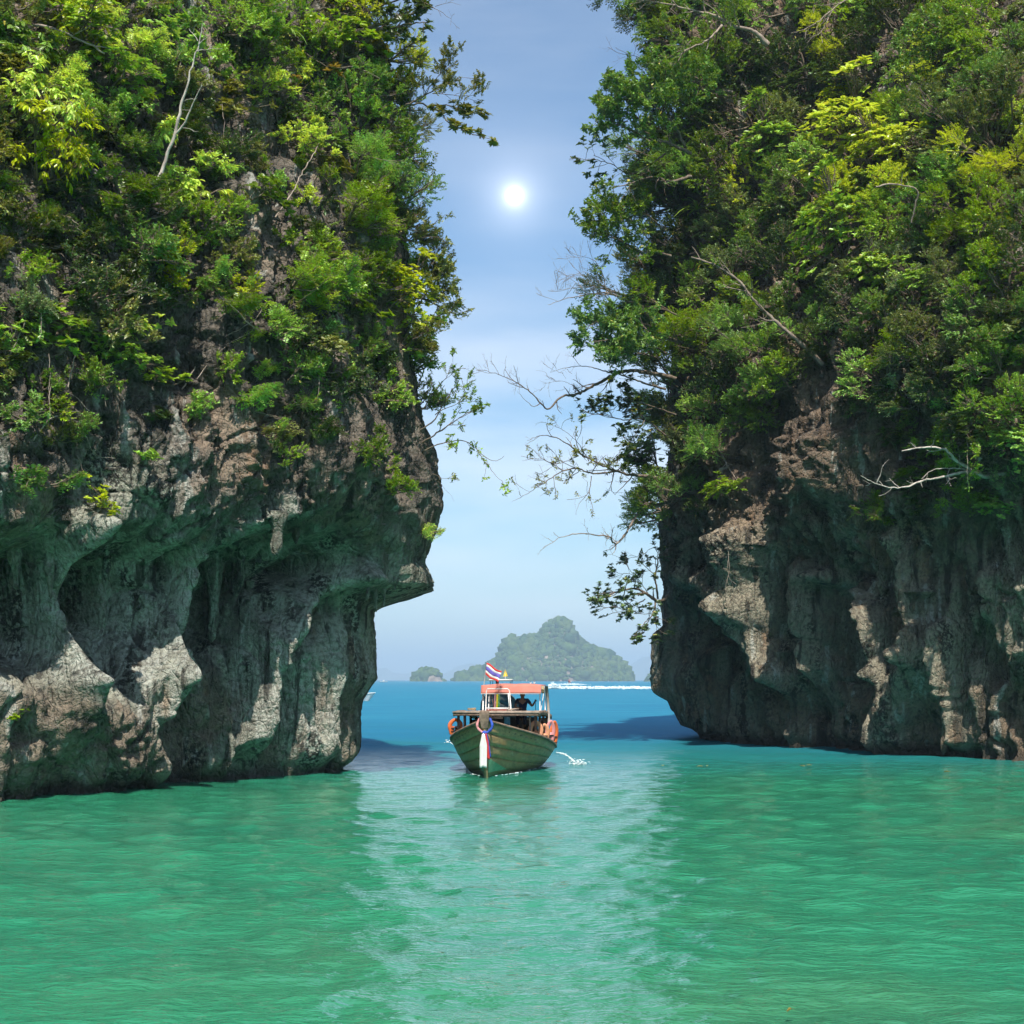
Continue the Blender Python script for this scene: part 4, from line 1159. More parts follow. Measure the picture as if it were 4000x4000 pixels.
 (2850, 2130, 45, 'compound', 'leaf_mid', 'small hanging sprig on the brown rock face'),
]
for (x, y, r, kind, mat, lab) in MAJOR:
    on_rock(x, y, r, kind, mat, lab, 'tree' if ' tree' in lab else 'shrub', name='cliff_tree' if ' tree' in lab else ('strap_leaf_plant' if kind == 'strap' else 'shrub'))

# the rest of the cover, shrub by shrub
MARKS = [((690, 420), 'bleached dead trunk'), ((95, 410), 'upper lime green tree'), ((150, 660), 'lower lime green tree'), ((420, 200), 'broad-leaved tree with pale twigs'), ((760, 735), 'yellow-green bush under the dead trunk'), ((310, 1330), 'slender-stemmed small tree'), ((70, 1190), 'silvery frame-edge bush'), ((1200, 310), 'golden leaf whorls'), ((1530, 630), 'strap-leaved clump on the sky edge'), ((1220, 650), 'pale creeper stem'), ((1130, 1070), 'large feathery bush over the bare wall'), ((1530, 1160), 'yellowish overhanging tree'), ((900, 1330), 'slanting bare stem'), ((300, 1680), 'crooked pale twig'), ((960, 1560), 'hanging spray on the grey rock'), ((1500, 1850), 'lower rock edge bushes'), ((1000, 80), 'wide tree along the top'), ((1350, 850), 'large feathery edge bush'),
         ((3380, 580), 'glowing domed tree'), ((3880, 520), 'pale rounded tree'), ((3280, 950), 'broad-leaved tree under the dome'), ((2930, 1180), 'pale leaning trunk'), ((2760, 1320), 'vivid green rounded bush'), ((3650, 1850), 'bleached fallen bough'), ((3660, 1300), 'pale bush by the brown rib'), ((2680, 840), 'strap-leaved clumps facing the gap'), ((2450, 430), 'domed crown leaning into the gap'), ((3850, 150), 'bright top corner tree'), ((3200, 230), 'dark shaded tree'), ((2750, 80), 'pale limbed top tree'), ((2600, 1470), 'long bare bough'), ((2640, 1630), 'lowest strap-leaved clumps'), ((2600, 1850), 'hanging lower-edge tree'), ((3930, 1420), 'green frame-edge bush'), ((3650, 950), 'green bush under the pale tree'), ((3450, 1450), 'dry tangled twigs')]
def where(px, py):
    (mx, my), nm = min(((m, n_) for m, n_ in MARKS if (m[0] < 2000) == (px < 2000)), key=lambda q: math.hypot(q[0][0] - px, q[0][1] - py))
    dx, dy = px - mx, py - my
    far = 'well ' if math.hypot(dx, dy) > 240 else ('' if math.hypot(dx, dy) > 110 else 'just ')
    return nm, far + (('right of' if dx > 0 else 'left of') if abs(dx) > abs(dy) * 1.2 else ('below' if dy > 0 else 'above')) + ' the ' + nm
def fill(n_try, x0, x1, y0, y1, rlo, rhi, seed, cap):
    rng = random.Random(seed); got = 0
    for _ in range(n_try):
        if got >= cap: break
        x, y = rng.uniform(x0, x1), rng.uniform(y0, y1)
        d = float(density(x, y)) if y > 0 else float(density(x, 10))
        if rng.random() > d ** 1.4: continue
        r = rng.uniform(rlo, rhi) * (0.65 + 0.5 * d)
        if any((x - a) ** 2 + (y - b) ** 2 < ((0.42 if x < 2000 else 0.36) * (r + c)) ** 2 for a, b, c in taken): continue
        # leaf tones drawn at random, bright and lime ones oftener high on the right
        kind = rng.choice(['small', 'small', 'tiny', 'compound', 'obovate', 'small'])
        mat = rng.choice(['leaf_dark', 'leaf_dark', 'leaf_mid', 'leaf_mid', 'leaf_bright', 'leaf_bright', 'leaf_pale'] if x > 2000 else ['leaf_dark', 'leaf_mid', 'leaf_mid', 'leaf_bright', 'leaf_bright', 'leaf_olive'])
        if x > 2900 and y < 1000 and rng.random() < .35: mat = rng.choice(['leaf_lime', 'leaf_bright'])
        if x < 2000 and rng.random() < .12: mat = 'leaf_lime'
        if -60 < x < 4060 and y > -60:
            nm, z = where(x, y)
            big = 'large' if r > 0.72 * rhi else ('small' if r < 0.52 * rhi else 'middling')
            if on_rock(x, y, r, kind, mat, f'{big} {TONE[mat]} {HAB[kind]} shrub {z}', 'shrub', f'shrubs near the {nm}'): got += 1
    return got
nl = fill(8000, -40, 1640, -30, 2000, 70, 150, 5, 125)
nr = fill(14000, 2400, 4040, -30, 2000, 90, 175, 6, 160)
print('fill shrubs', nl, nr)

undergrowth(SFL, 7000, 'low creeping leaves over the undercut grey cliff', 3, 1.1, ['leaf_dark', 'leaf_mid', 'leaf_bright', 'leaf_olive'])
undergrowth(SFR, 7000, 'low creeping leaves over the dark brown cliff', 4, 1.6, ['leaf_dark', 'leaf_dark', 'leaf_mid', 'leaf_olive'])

# ------------------------------------------------------------------ limbs that reach out, and dead wood
M['bark_dead'] = mat_bark('weathered_dead_wood', (0.56, 0.49, 0.43), (0.30, 0.25, 0.22))
M['bark_lean'] = mat_bark('lichened_bark', (0.27, 0.215, 0.17), (0.13, 0.10, 0.08))
BARE = dict(n=(2.4, 3.2, 3.6), len=(1.0, .55, .28), jit=.20, rmax=(.022, .010, .0045))
def ysurf(px, py, d=0.0):
    h = (SFL if px < 2000 else SFR).hit(px, py); return h[0][1] - d
yl = 52.0
Yd = ysurf(590, 770, 0.5)
limb_tree('dead_tree', [([(575, 800), (600, 745), (625, 690), (660, 590), (690, 500), (708, 420), (735, 320), (760, 230), (775, 185), (785, 135), (790, 92)], Yd, Yd - 0.6, 0.105, 0.018),
                        ([(690, 520), (715, 490), (740, 440), (757, 395), (775, 365), (790, 332)], Yd - .3, Yd - .7, 0.045, 0.016),
                        ([(768, 200), (800, 196), (835, 190), (868, 190)], Yd - .5, Yd - .8, 0.02, 0.006),
                        ([(775, 175), (800, 155), (820, 135)], Yd - .5, Yd - .6, 0.018, 0.006),
                        ([(772, 160), (755, 135), (738, 112)], Yd - .5, Yd - .4, 0.016, 0.005),
                        ([(722, 395), (745, 387), (767, 386)], Yd - .5, Yd - .8, 0.016, 0.006),
                        ([(712, 430), (730, 430), (745, 436)], Yd - .5, Yd - .8, 0.014, 0.005),
                        ([(715, 500), (745, 508), (775, 513)], Yd - .5, Yd - .8, 0.014, 0.005),
                        ([(735, 325), (728, 300), (725, 285)], Yd - .5, Yd - .6, 0.012, 0.005)],
          'bleached bare dead tree trunk with a forked top', 'tree', bark='bark_dead', cfg=dict(n=(.35,), len=(.35,), rmax=(.012,)), seed=2)
Yp = 58.5
limb_tree('dead_bough', [([(4060, 1770), (3960, 1830), (3860, 1862), (3800, 1840), (3740, 1800), (3700, 1762), (3660, 1748), (3590, 1750), (3522, 1762)], Yp - 1.5, Yp - 3.5, 0.16, 0.03),
                         ([(3830, 1850), (3760, 1845), (3690, 1862), (3600, 1880), (3550, 1900), (3490, 1905), (3420, 1888), (3362, 1858)], Yp - 2, Yp - 3.8, 0.085, 0.018),
                         ([(3425, 1885), (3440, 1850), (3450, 1815)], Yp - 3.5, Yp - 3.7, 0.03, 0.012),
                         ([(3800, 1842), (3720, 1828), (3640, 1838), (3600, 1870)], Yp - 2, Yp - 3, 0.04, 0.012)],
          'bleached fallen bough stretching across the dark cliff', 'tree', bark='bark_dead', cfg=dict(n=(1.3, 2.2), len=(.7, .35), jit=.22, rmax=(.022, .010)), seed=4)
Yq = ysurf(3200, 1410, 0.4)
limb_tree('leaning_tree', [([(3215, 1425), (3150, 1360), (3060, 1280), (2960, 1190), (2900, 1110), (2850, 1070), (2780, 1030), (2700, 1005)], Yq, Yq + 1.0, 0.15, 0.05)],
          'pale leaning trunk with bare twigs above the vivid green bush', 'tree', bark='bark_lean', leaf='small', mat='leaf_mid', keep=.18, scale=1.3, cfg=dict(n=(1.6, 2.6, 3.0), len=(1.4, .8, .35), rmax=(.04, .016, .008)), seed=5)
# left edge, from the top down
limb_tree('cliff_tree', [([(1380, 130), (1480, 95), (1560, 70), (1640, 40), (1690, -10)], 51, 50, .11, .03), ([(1430, 120), (1530, 110), (1620, 90), (1680, 85)], 51, 49.5, .07, .02), ([(1400, 60), (1500, 20), (1600, -20)], 51.5, 50.5, .08, .02)],
          'dark broad-leaved tree leaning into the sky at the top beside the gap', 'tree', 'obovate', 'leaf_dark', seed=11, keep=.62, cfg=dict(len=(1.0, .5, .24)))
limb_tree('cliff_tree', [([(1660, 10), (1720, 45), (1760, 75), (1758, 105)], 50, 49.5, .018, .005), ([(1700, 25), (1760, 10), (1800, 20)], 50, 49.7, .014, .004)],
          'thin bare twigs against the sky at the very top beside the gap', 'tree', cfg=BARE | dict(n=(1.8, 2.2), len=(.5, .25)), seed=12)
limb_tree('cliff_tree', [([(1520, 460), (1570, 420), (1620, 400), (1690, 365), (1760, 330), (1830, 300)], 51.5, 50, .055, .012), ([(1600, 470), (1610, 400), (1625, 320), (1640, 260), (1655, 235)], 51.5, 51, .035, .010), ([(1640, 390), (1720, 300), (1780, 240), (1800, 225)], 51, 50, .025, .008), ([(1690, 365), (1770, 370), (1860, 375), (1890, 360)], 50.5, 49.8, .022, .006)],
          'feathery olive tree fanning out into the sky above the sun', 'tree', 'tiny', 'leaf_olive', seed=13, dx=-30, keep=.9, cfg=dict(len=(.9, .46, .24), n=(4.2, 4.0, 3.6)))
limb_tree('cliff_tree', [([(1600, 410), (1650, 405), (1690, 425), (1720, 440), (1760, 485), (1800, 505), (1850, 525), (1900, 540), (1925, 548)], 51, 49.6, .05, .012), ([(1690, 415), (1750, 410), (1800, 430), (1850, 440), (1895, 455)], 51, 49.8, .03, .010)],
          'drooping branch of dark whorled leaves closest to the sun', 'tree', 'rosette', 'leaf_olive', seed=14, keep=1.0, scale=.62, cfg=dict(n=(6.0,), len=(.22,), up=(.3,), rmax=(.012,)))
limb_tree('cliff_tree', [([(1600, 900), (1660, 900), (1700, 870), (1740, 840), (1775, 845)], 51, 50.3, .022, .005), ([(1640, 930), (1700, 925), (1740, 945), (1780, 960)], 51, 50, .018, .005), ([(1580, 700), (1640, 670), (1680, 660), (1700, 620)], 51, 50.5, .02, .005)],
          'sparse twigs with few small leaves beside and below the sun', 'tree', 'small', 'leaf_olive', seed=15, keep=.35, cfg=dict(n=(2.4, 2.4), len=(.55, .28), rmax=(.010, .005)))
limb_tree('cliff_tree', [([(1620, 1330), (1680, 1260), (1740, 1230), (1800, 1220), (1830, 1200)], 51, 50, .045, .01), ([(1600, 1250), (1680, 1150), (1750, 1080), (1790, 1050)], 51, 50, .045, .01), ([(1640, 1340), (1700, 1330), (1760, 1300)], 51, 50, .03, .008)],
          'twiggy olive tree bulging into the sky over the yellowish leaves', 'tree', 'small', 'leaf_olive', seed=16, dx=-50, keep=.8, cfg=dict(len=(.9, .5, .26), n=(3.8, 3.8, 3.4)))
limb_tree('cliff_tree', [([(1640, 1680), (1700, 1640), (1730, 1580), (1770, 1520), (1830, 1500), (1860, 1480)], 51, 49.8, .045, .008), ([(1650, 1730), (1710, 1690), (1770, 1650), (1830, 1610), (1890, 1590)], 51, 49.5, .05, .008), ([(1650, 1600), (1690, 1540), (1740, 1480), (1770, 1420)], 51, 50, .03, .006), ([(1700, 1620), (1800, 1570), (1880, 1570)], 50.5, 49.5, .022, .006)],
          'slender tree with airy branches over the gap, below the olive bushes', 'tree', 'small', 'leaf_mid', seed=17, keep=.45, cfg=dict(len=(.8, .42, .22), n=(3.2, 3.0, 2.6)))
limb_tree('cliff_tree', [([(1660, 1760), (1720, 1735), (1800, 1720), (1850, 1745), (1890, 1780), (1930, 1800), (1970, 1780)], 51, 49.6, .035, .008), ([(1860, 1750), (1890, 1800), (1930, 1850), (1960, 1880), (1975, 1915)], 50, 49.4, .018, .006)],
          'long thin branch with dangling leaves above the boat in the gap', 'tree', 'small', 'leaf_bright', seed=18, keep=.42, scale=1.25, cfg=dict(n=(2.2, 2.6), len=(.5, .25), rmax=(.012, .006), up=(-.25, -.1)))
limb_tree('cliff_tree', [([(1690, 1850), (1740, 1870), (1770, 1860), (1790, 1875)], 51, 50.5, .015, .004), ([(1710, 1880), (1750, 1920), (1770, 1950)], 51, 50.5, .010, .003)],
          'tiny twig growing from the bare rock edge above the overhang', 'tree', 'small', 'leaf_olive', seed=19, keep=.4, cfg=dict(n=(2.2, 2.0), len=(.3, .16), rmax=(.007, .004)))
limb_tree('hanging_root', [([(1075, 850), (1130, 770), (1180, 680), (1215, 620), (1245, 560), (1245, 520), (1290, 500), (1350, 490)], ysurf(1075, 850, .3), ysurf(1350, 490, .3), .035, .02), ([(1245, 540), (1240, 440), (1225, 400)], ysurf(1245, 540, .3), ysurf(1230, 400, .3), .015, .008)],
          'pale creeper stem climbing the dark rock hollow', 'vine', bark='bark_pale', cfg=dict(n=(.6,), len=(.4,), rmax=(.01,)), seed=20)
limb_tree('cliff_tree', [([(710, 1520), (760, 1440), (800, 1380), (870, 1320), (930, 1290), (1000, 1240), (1040, 1180)], ysurf(710, 1520, .2), ysurf(1040, 1180, 1.0), .03, .012), ([(770, 1480), (830, 1400), (900, 1340), (990, 1290)], ysurf(770, 1480, .2), ysurf(990, 1290, .9), .02, .008)],
          'slender bare stem slanting over the grey rock wall', 'tree', 'compound', 'leaf_bright', bark='bark_pale', seed=21, keep=.5, cfg=dict(n=(1.2, 2.2), len=(.5, .3), rmax=(.012, .006)))
limb_tree('cliff_tree', [([(130, 1720), (180, 1650), (230, 1625), (290, 1640), (330, 1700), (360, 1760), (400, 1790), (450, 1790)], ysurf(130, 1720, .2), ysurf(450, 1790, .9), .03, .008), ([(230, 1625), (270, 1610), (320, 1605)], ysurf(230, 1640, .5), ysurf(320, 1640, .9), .015, .005)],
          'crooked pale twig with almost no leaves above the undercut', 'tree', bark='bark_pale', cfg=BARE | dict(n=(1.6, 2.2), len=(.4, .2)), seed=22)
limb_tree('cliff_tree', [([(300, 1780), (330, 1840), (360, 1900), (410, 1950), (450, 1980)], ysurf(300, 1790, .3), ysurf(400, 1950, .9), .018, .006)],
          'drooping sprig of bright leaves above the column of flowstone', 'tree', 'obovate', 'leaf_lime', seed=23, keep=.8, scale=.75, cfg=dict(n=(2.6, 2.0), len=(.35, .15), rmax=(.008, .005)))
limb_tree('cliff_tree', [([(245, 1660), (260, 1540), (285, 1430), (300, 1380)], ysurf(245, 1660, .2), ysurf(300, 1380, .8), .035, .022)],
          'slender grey stem under the shiny-leaved small tree', 'tree', bark='bark_pale', cfg=dict(n=()), seed=24)
limb_tree('cliff_tree', [([(20, 1450), (60, 1340), (100, 1250)], ysurf(20, 1450, .2), ysurf(100, 1250, .6), .025, .018), ([(15, 1400), (50, 1320), (70, 1260)], ysurf(20, 1450, .2), ysurf(100, 1250, .6), .015, .012)],
          'thin stems below the silvery bush at the frame edge', 'tree', bark='bark_pale', cfg=dict(n=()), seed=25)
limb_tree('cliff_tree', [([(60, 130), (120, 105), (180, 102), (250, 125), (330, 165), (410, 210)], ysurf(150, 140, .6), ysurf(300, 160, 1.2), .07, .03)],
          'curved brown limb under the top corner trees', 'tree', bark='bark_pale', cfg=dict(n=(.8, 1.5), len=(.8, .4)), seed=26)
# gap side of the dark cliff, from the top down
G2 = dict(n=(1.9, 2.4, 3.0), len=(1.7, .95, .45), rmax=(.05, .022, .010))
B2 = dict(n=(1.5, 2.2, 2.6), len=(1.6, .9, .45), jit=.18, rmax=(.035, .016, .008))
limb_tree('cliff_tree', [([(3000, 175), (2930, 120), (2840, 100), (2760, 60), (2650, 38), (2560, 15), (2420, 0)], 72, 70, .17, .02), ([(2820, 100), (2740, 160), (2650, 190), (2560, 240)], 72, 70.5, .09, .015)],
          'pale limbed tree at the top spreading leafy twigs towards the gap', 'tree', 'small', 'leaf_mid', bark='bark_pale', seed=31, dx=60, keep=.6, scale=1.5, cfg=G2)
limb_tree('cliff_tree', [([(2700, 160), (2620, 220), (2560, 245), (2500, 225), (2440, 205), (2405, 185)], 72.5, 71, .05, .01)],
          'bare reddish twigs against the sky near the top of the dark cliff', 'tree', bark='bark', seed=32, cfg=B2)
limb_tree('cliff_tree', [([(2860, 360), (2740, 355), (2690, 340), (2660, 310), (2600, 290)], 73, 71.5, .12, .03), ([(2700, 600), (2620, 570), (2560, 555), (2480, 550), (2400, 510), (2300, 480)], 73, 70.5, .13, .02), ([(2680, 580), (2610, 490), (2530, 430), (2430, 380), (2330, 350)], 73, 70.5, .11, .02), ([(2620, 520), (2560, 420), (2480, 330), (2400, 280)], 73, 71, .08, .02), ([(2560, 500), (2440, 450), (2330, 430), (2250, 430)], 72, 70, .07, .015), ([(2600, 470), (2560, 380), (2540, 320), (2500, 300)], 73, 71.5, .06, .015)],
          'domed tree crown on spreading red-brown limbs leaning into the gap', 'tree', 'small', 'leaf_mid', seed=33, dx=90, keep=.95, scale=1.65, cfg=G2 | dict(n=(2.7, 3.2, 3.4)))
limb_tree('cliff_tree', [([(2700, 690), (2600, 710), (2540, 690), (2470, 700), (2400, 720), (2340, 735)], 73, 70.5, .12, .02), ([(2600, 600), (2530, 640), (2440, 680), (2350, 640), (2260, 620), (2210, 640)], 73, 70, .07, .012), ([(2470, 700), (2430, 720), (2400, 745)], 71, 70.5, .04, .015)],
          'dark leafy branches silhouetted right beside the sun', 'tree', 'obovate', 'leaf_dark', seed=34, dx=60, keep=.7, scale=1.15, cfg=G2 | dict(n=(1.8, 2.4, 2.0)))
limb_tree('cliff_tree', [([(2620, 1000), (2530, 980), (2470, 990), (2400, 950), (2330, 930), (2240, 905)], 74, 71, .09, .015), ([(2600, 900), (2520, 850), (2440, 820), (2360, 800), (2280, 820)], 74, 71, .07, .015), ([(2560, 960), (2450, 880), (2350, 860), (2220, 860)], 74, 70.5, .05, .012)],
          'leafy tree over the gap just below the level of the sun', 'tree', 'small', 'leaf_mid', seed=35, dx=80, keep=.75, scale=1.55, cfg=G2 | dict(n=(2.7, 3.1, 3.2)))
limb_tree('cliff_tree', [([(2570, 1280), (2500, 1200), (2440, 1170), (2380, 1145), (2300, 1150), (2220, 1165), (2140, 1190)], 74, 70.5, .10, .012), ([(2400, 1150), (2350, 1120), (2280, 1120), (2200, 1130), (2150, 1135)], 72, 70, .03, .008), ([(2370, 1140), (2350, 1060), (2310, 1010), (2250, 1005)], 72, 71, .035, .008), ([(2390, 1150), (2330, 1090), (2230, 1070)], 72, 70.5, .025, .006)],
          'bare fan of pinkish twigs reaching into the gap', 'tree', bark='bark_pale', seed=36, cfg=B2 | dict(n=(2.2, 2.6, 2.8)))
limb_tree('cliff_tree', [([(2620, 1330), (2540, 1280), (2450, 1260), (2360, 1260), (2270, 1260), (2215, 1290)], 74.5, 71, .09, .015), ([(2600, 1380), (2500, 1330), (2400, 1320), (2300, 1330), (2200, 1340)], 74.5, 70.5, .08, .012), ([(2580, 1400), (2480, 1380), (2400, 1390), (2330, 1380)], 74.5, 71.5, .06, .012)],
          'flat-topped leafy tree above the long bare bough', 'tree', 'small', 'leaf_mid', seed=37, dx=70, keep=.9, scale=1.6, cfg=G2 | dict(n=(2.7, 3.2, 3.4)))
limb_tree('cliff_tree', [([(2640, 1480), (2560, 1460), (2480, 1450), (2420, 1455), (2360, 1485), (2310, 1510), (2265, 1535), (2210, 1545), (2180, 1560), (2155, 1590), (2130, 1595), (2105, 1565), (2060, 1520), (2000, 1485), (1940, 1460), (1890, 1445)], 75, 69.5, .17, .012),
                        ([(2400, 1460), (2330, 1440), (2270, 1430), (2200, 1440), (2150, 1455)], 73, 71, .045, .008), ([(2110, 1575), (2085, 1590), (2060, 1570), (2020, 1530)], 70, 69.5, .03, .006), ([(2600, 1520), (2500, 1490), (2420, 1462)], 75, 73.5, .09, .05), ([(2280, 1530), (2200, 1490), (2120, 1500)], 72, 70.5, .02, .006)],
          'long bare crooked bough reaching furthest into the gap', 'tree', bark='bark', seed=38, cfg=B2 | dict(n=(1.7, 2.7, 3.0), len=(1.1, .7, .4)))
limb_tree('cliff_tree', [([(2640, 1620), (2540, 1590), (2450, 1570), (2370, 1560), (2310, 1560)], 75, 72, .07, .015), ([(2600, 1700), (2500, 1640), (2400, 1640), (2300, 1620), (2210, 1630)], 75, 71.5, .07, .012), ([(2520, 1640), (2460, 1700), (2400, 1740), (2350, 1745)], 74, 72, .04, .01)],
          'dark leafy tree under the long bare bough', 'tree', 'obovate', 'leaf_dark', seed=39, dx=60, keep=.85, scale=1.0, cfg=G2 | dict(n=(2.5, 3.0, 2.4), len=(1.4, .8, .35)))
limb_tree('cliff_tree', [([(2600, 1870), (2520, 1860), (2440, 1850), (2360, 1820), (2280, 1780), (2210, 1730), (2130, 1700), (2060, 1720)], 75, 70, .13, .012), ([(2420, 1840), (2320, 1850), (2250, 1830), (2180, 1850), (2120, 1890), (2040, 1940), (2000, 1960)], 73, 69.5, .07, .008), ([(2310, 1860), (2300, 1920), (2260, 1970), (2250, 2010)], 72, 71, .035, .008), ([(2260, 1780), (2180, 1810), (2100, 1790), (2040, 1800)], 72, 70, .03, .006), ([(2300, 1800), (2250, 1720), (2180, 1670), (2130, 1650)], 72, 70.5, .03, .006)],
          'wide bare tree with scattered small leaves above the pointed island', 'tree', 'small', 'leaf_olive', seed=40, keep=.14, scale=1.3, cfg=B2 | dict(n=(2.3, 2.9, 3.2), len=(1.2, .75, .4)))
limb_tree('cliff_tree', [([(2640, 1960), (2560, 1975), (2500, 2000), (2470, 2040), (2440, 2090), (2410, 2122), (2392, 2115), (2385, 2098), (2330, 2090), (2260, 2085), (2190, 2100), (2120, 2140)], 76, 71, .13, .012)],
          'lowest bare bough bent like an elbow above the pointed island', 'tree', bark='bark_pale', seed=41, cfg=B2 | dict(n=(1.8, 2.6, 3.0), len=(.9, .6, .35)))
limb_tree('cliff_tree', [([(2610, 2330), (2570, 2350), (2530, 2330), (2470, 2300), (2400, 2310), (2340, 2330), (2280, 2345)], 77, 74, .16, .015), ([(2560, 2350), (2540, 2400), (2500, 2430), (2470, 2460)], 77, 75, .07, .015), ([(2570, 2340), (2550, 2250), (2560, 2150), (2570, 2060)], 77, 76, .08, .02), ([(2540, 2330), (2470, 2250), (2400, 2240), (2360, 2230)], 77, 75, .03, .008), ([(2520, 2340), (2440, 2380), (2370, 2370), (2300, 2390)], 76, 74, .04, .01), ([(2560, 2370), (2550, 2440), (2530, 2500)], 77, 76, .04, .01)],
          'dark green tree hanging from the cliff edge beside the pointed island', 'tree', 'obovate', 'leaf_dark', seed=42, dx=30, keep=.95, scale=.9, cfg=G2 | dict(n=(2.9, 3.3, 2.6), len=(1.1, .6, .3)))
limb_tree('cliff_tree', [([(2620, 2180), (2560, 2140), (2500, 2170), (2440, 2180), (2380, 2165)], 77, 75, .03, .008), ([(2600, 2220), (2520, 2190), (2430, 2150)], 77, 75.5, .02, .006)],
          'thin twigs with a few leaves below the elbow-shaped bough', 'tree', 'small', 'leaf_dark', seed=43, keep=.3, scale=1.5, cfg=B2 | dict(n=(1.4, 2.0), len=(.7, .4)))
limb_tree('hanging_root', [([(2850, 2060), (2845, 2150), (2850, 2220), (2835, 2290), (2840, 2370)], ysurf(2850, 2060, .3), ysurf(2840, 2300, .5), .035, .015), ([(2700, 1730), (2720, 1830), (2690, 1950), (2650, 2050)], ysurf(2700, 1730, .3), ysurf(2650, 2050, .3), .06, .02), ([(2800, 1740), (2860, 1850), (2900, 1900)], ysurf(2800, 1740, .3), ysurf(2900, 1900, .3), .06, .02)],
          'brown roots trailing down the lit face of the dark cliff', 'root', bark='bark_pale', seed=44, cfg=dict(n=(1.2, 1.5), len=(.7, .35), up=(-.8, -.5), rmax=(.03, .012)))
limb_tree('cliff_tree', [([(3330, -20), (3260, 30), (3200, 80), (3150, 110), (3090, 130)], 66, 64, .05, .012), ([(3290, 10), (3220, 20), (3160, 10)], 66, 64.5, .03, .008), ([(3250, 40), (3210, 120), (3150, 155)], 66, 64.5, .03, .008)],
          'bare arched twigs at the top above the dark shade', 'tree', bark='bark_pale', seed=45, cfg=B2 | dict(n=(1.4, 1.6), len=(1.0, .6), bend=(-.6, -.5)))
limb_tree('cliff_tree', [([(3560, 870), (3575, 800), (3580, 740), (3480, 720), (3420, 730)], 61, 60, .05, .05)],
          'pale bent limb under the glowing domed tree', 'tree', bark='bark_pale', seed=46, cfg=dict(n=(.5, 1), len=(.8, .4)))
limb_tree('cliff_tree', [([(3490, 1440), (3430, 1500), (3380, 1560)], ysurf(3490, 1440, .4), ysurf(3380, 1560, .4), .03, .012), ([(3500, 1380), (3490, 1480), (3440, 1520)], ysurf(3490, 1400, .4), ysurf(3440, 1520, .4), .025, .012), ([(3540, 1440), (3450, 1440), (3380, 1400)], ysurf(3540, 1440, .4), ysurf(3380, 1400, .4), .02, .008)],
          'dry tangled twigs on the brown rock rib', 'tree', bark='bark_pale', seed=47, cfg=B2 | dict(n=(1.2, 1.8), len=(.9, .5)))

# thin bare twigs and hanging stems all over the cover
rt = random.Random(77)
SIDE = {True: 'undercut cliff', False: 'dark cliff'}
for k in range(64):
    left = k % 2 == 0
    for _ in range(60):
        x, y = (rt.uniform(40, 1600), rt.uniform(30, 1750)) if left else (rt.uniform(2620, 3960), rt.uniform(30, 1800))
        if density(x, y) > .35: break
    sf = SFL if left else SFR
    h = sf.hit(x, y)
    if h is None: continue
    Y0 = h[0][1]; u = 130 * (1 if left else .8)
    if k % 4 < 2:      # reaching out
        dx, dy = rt.uniform(-1, 1), rt.uniform(-.9, .5); L = rt.uniform(.9, 1.9) * u
        pts = [(x - dx * L * .3, y - dy * L * .3), (x, y + rt.uniform(-.1, .1) * u), (x + dx * L * .5, y + dy * L * .5 + rt.uniform(-.2, .1) * u), (x + dx * L, y + dy * L)]
        nm, ph = where(x, y)
        limb_tree('bare_twig', [(pts, Y0 + .2, Y0 - rt.uniform(1.0, 2.2) * (1 if left else 1.5), .028 * (1 if left else 1.6), .008)], f'thin bare twigs {ph}', 'twig', bark=rt.choice(['bark_pale', 'bark', 'bark_pale']), seed=200 + k,
                  leaf='small' if rt.random() < .5 else None, mat='leaf_olive', keep=.25, scale=1 if left else 1.4, cfg=dict(n=(1.8, 2.2) if left else (1.2, 1.6), len=(.6, .3) if left else (1.0, .5), jit=.2, rmax=(.012, .006) if left else (.02, .009)), group=f'bare twigs near the {nm}')
    else:              # hanging down
        L = rt.uniform(.8, 2.4) * u; w = rt.uniform(-.25, .25) * u
        pts = [(x, y), (x + w * .5, y + L * .35), (x + w * .3, y + L * .7), (x + w, y + L)]
        nm, ph = where(x, y)
        limb_tree('hanging_vine', [(pts, Y0 - .5, Y0 - rt.uniform(.4, 1.0), .014 * (1 if left else 1.5), .008)], f'thin hanging vine {ph}', 'vine', bark='bark_pale', seed=300 + k, leaf='small', mat='leaf_mid', keep=.5, cfg=dict(n=(1.4,), len=(.22,), rmax=(.006,)), group=f'hanging vines near the {nm}')
# ------------------------------------------------------------------ boats, people and what they carry
def mat_hullwood():
    t = NT('weathered_hull_wood')
    v = t.mapping((1.0, 0.22, 1.0))
    g = t.noise(9.0, 5, 0.65, vec=v)
    big = t.noise(1.3, 4, 0.6)
    col = t.mix(t.ramp(g, 0.35, 0.68), (0.48, 0.30, 0.145), (0.27, 0.175, 0.088))
    col = t.mix(t.ramp(big, 0.50, 0.68), col, (0.44, 0.24, 0.11))
    col = t.mix(t.math('MULTIPLY', t.ramp(t.noise(5.0, 5, 0.7, vec=v), 0.60, 0.72), 0.7), col, (0.46, 0.39, 0.27))
    z = t.sep()[2]
    col = t.mix(t.ramp(z, 0.32, 0.02, 0.0, 0.85), col, (0.17, 0.17, 0.08))
    return t.done(t.principled(col, 0.5, 0.4, t.bump(g, 0.35, 0.02)))
M['hull'] = mat_hullwood()
M['shade_dark'] = mat_plain('cabin_shade_dark', (0.055, 0.040, 0.028), 0.7, 0.25, 7.0, 0.3)  # cabin shade put into the colour of the added panels
M['hull_grey'] = mat_plain('grey_painted_hull', (0.17, 0.19, 0.19), 0.5, 0.25, 3.0, 0.4)
M['deck'] = mat_plain('old_deck_wood', (0.30, 0.205, 0.150), 0.7, 0.28, 7.0, 0.3, 0.3, (1, .25, 1))
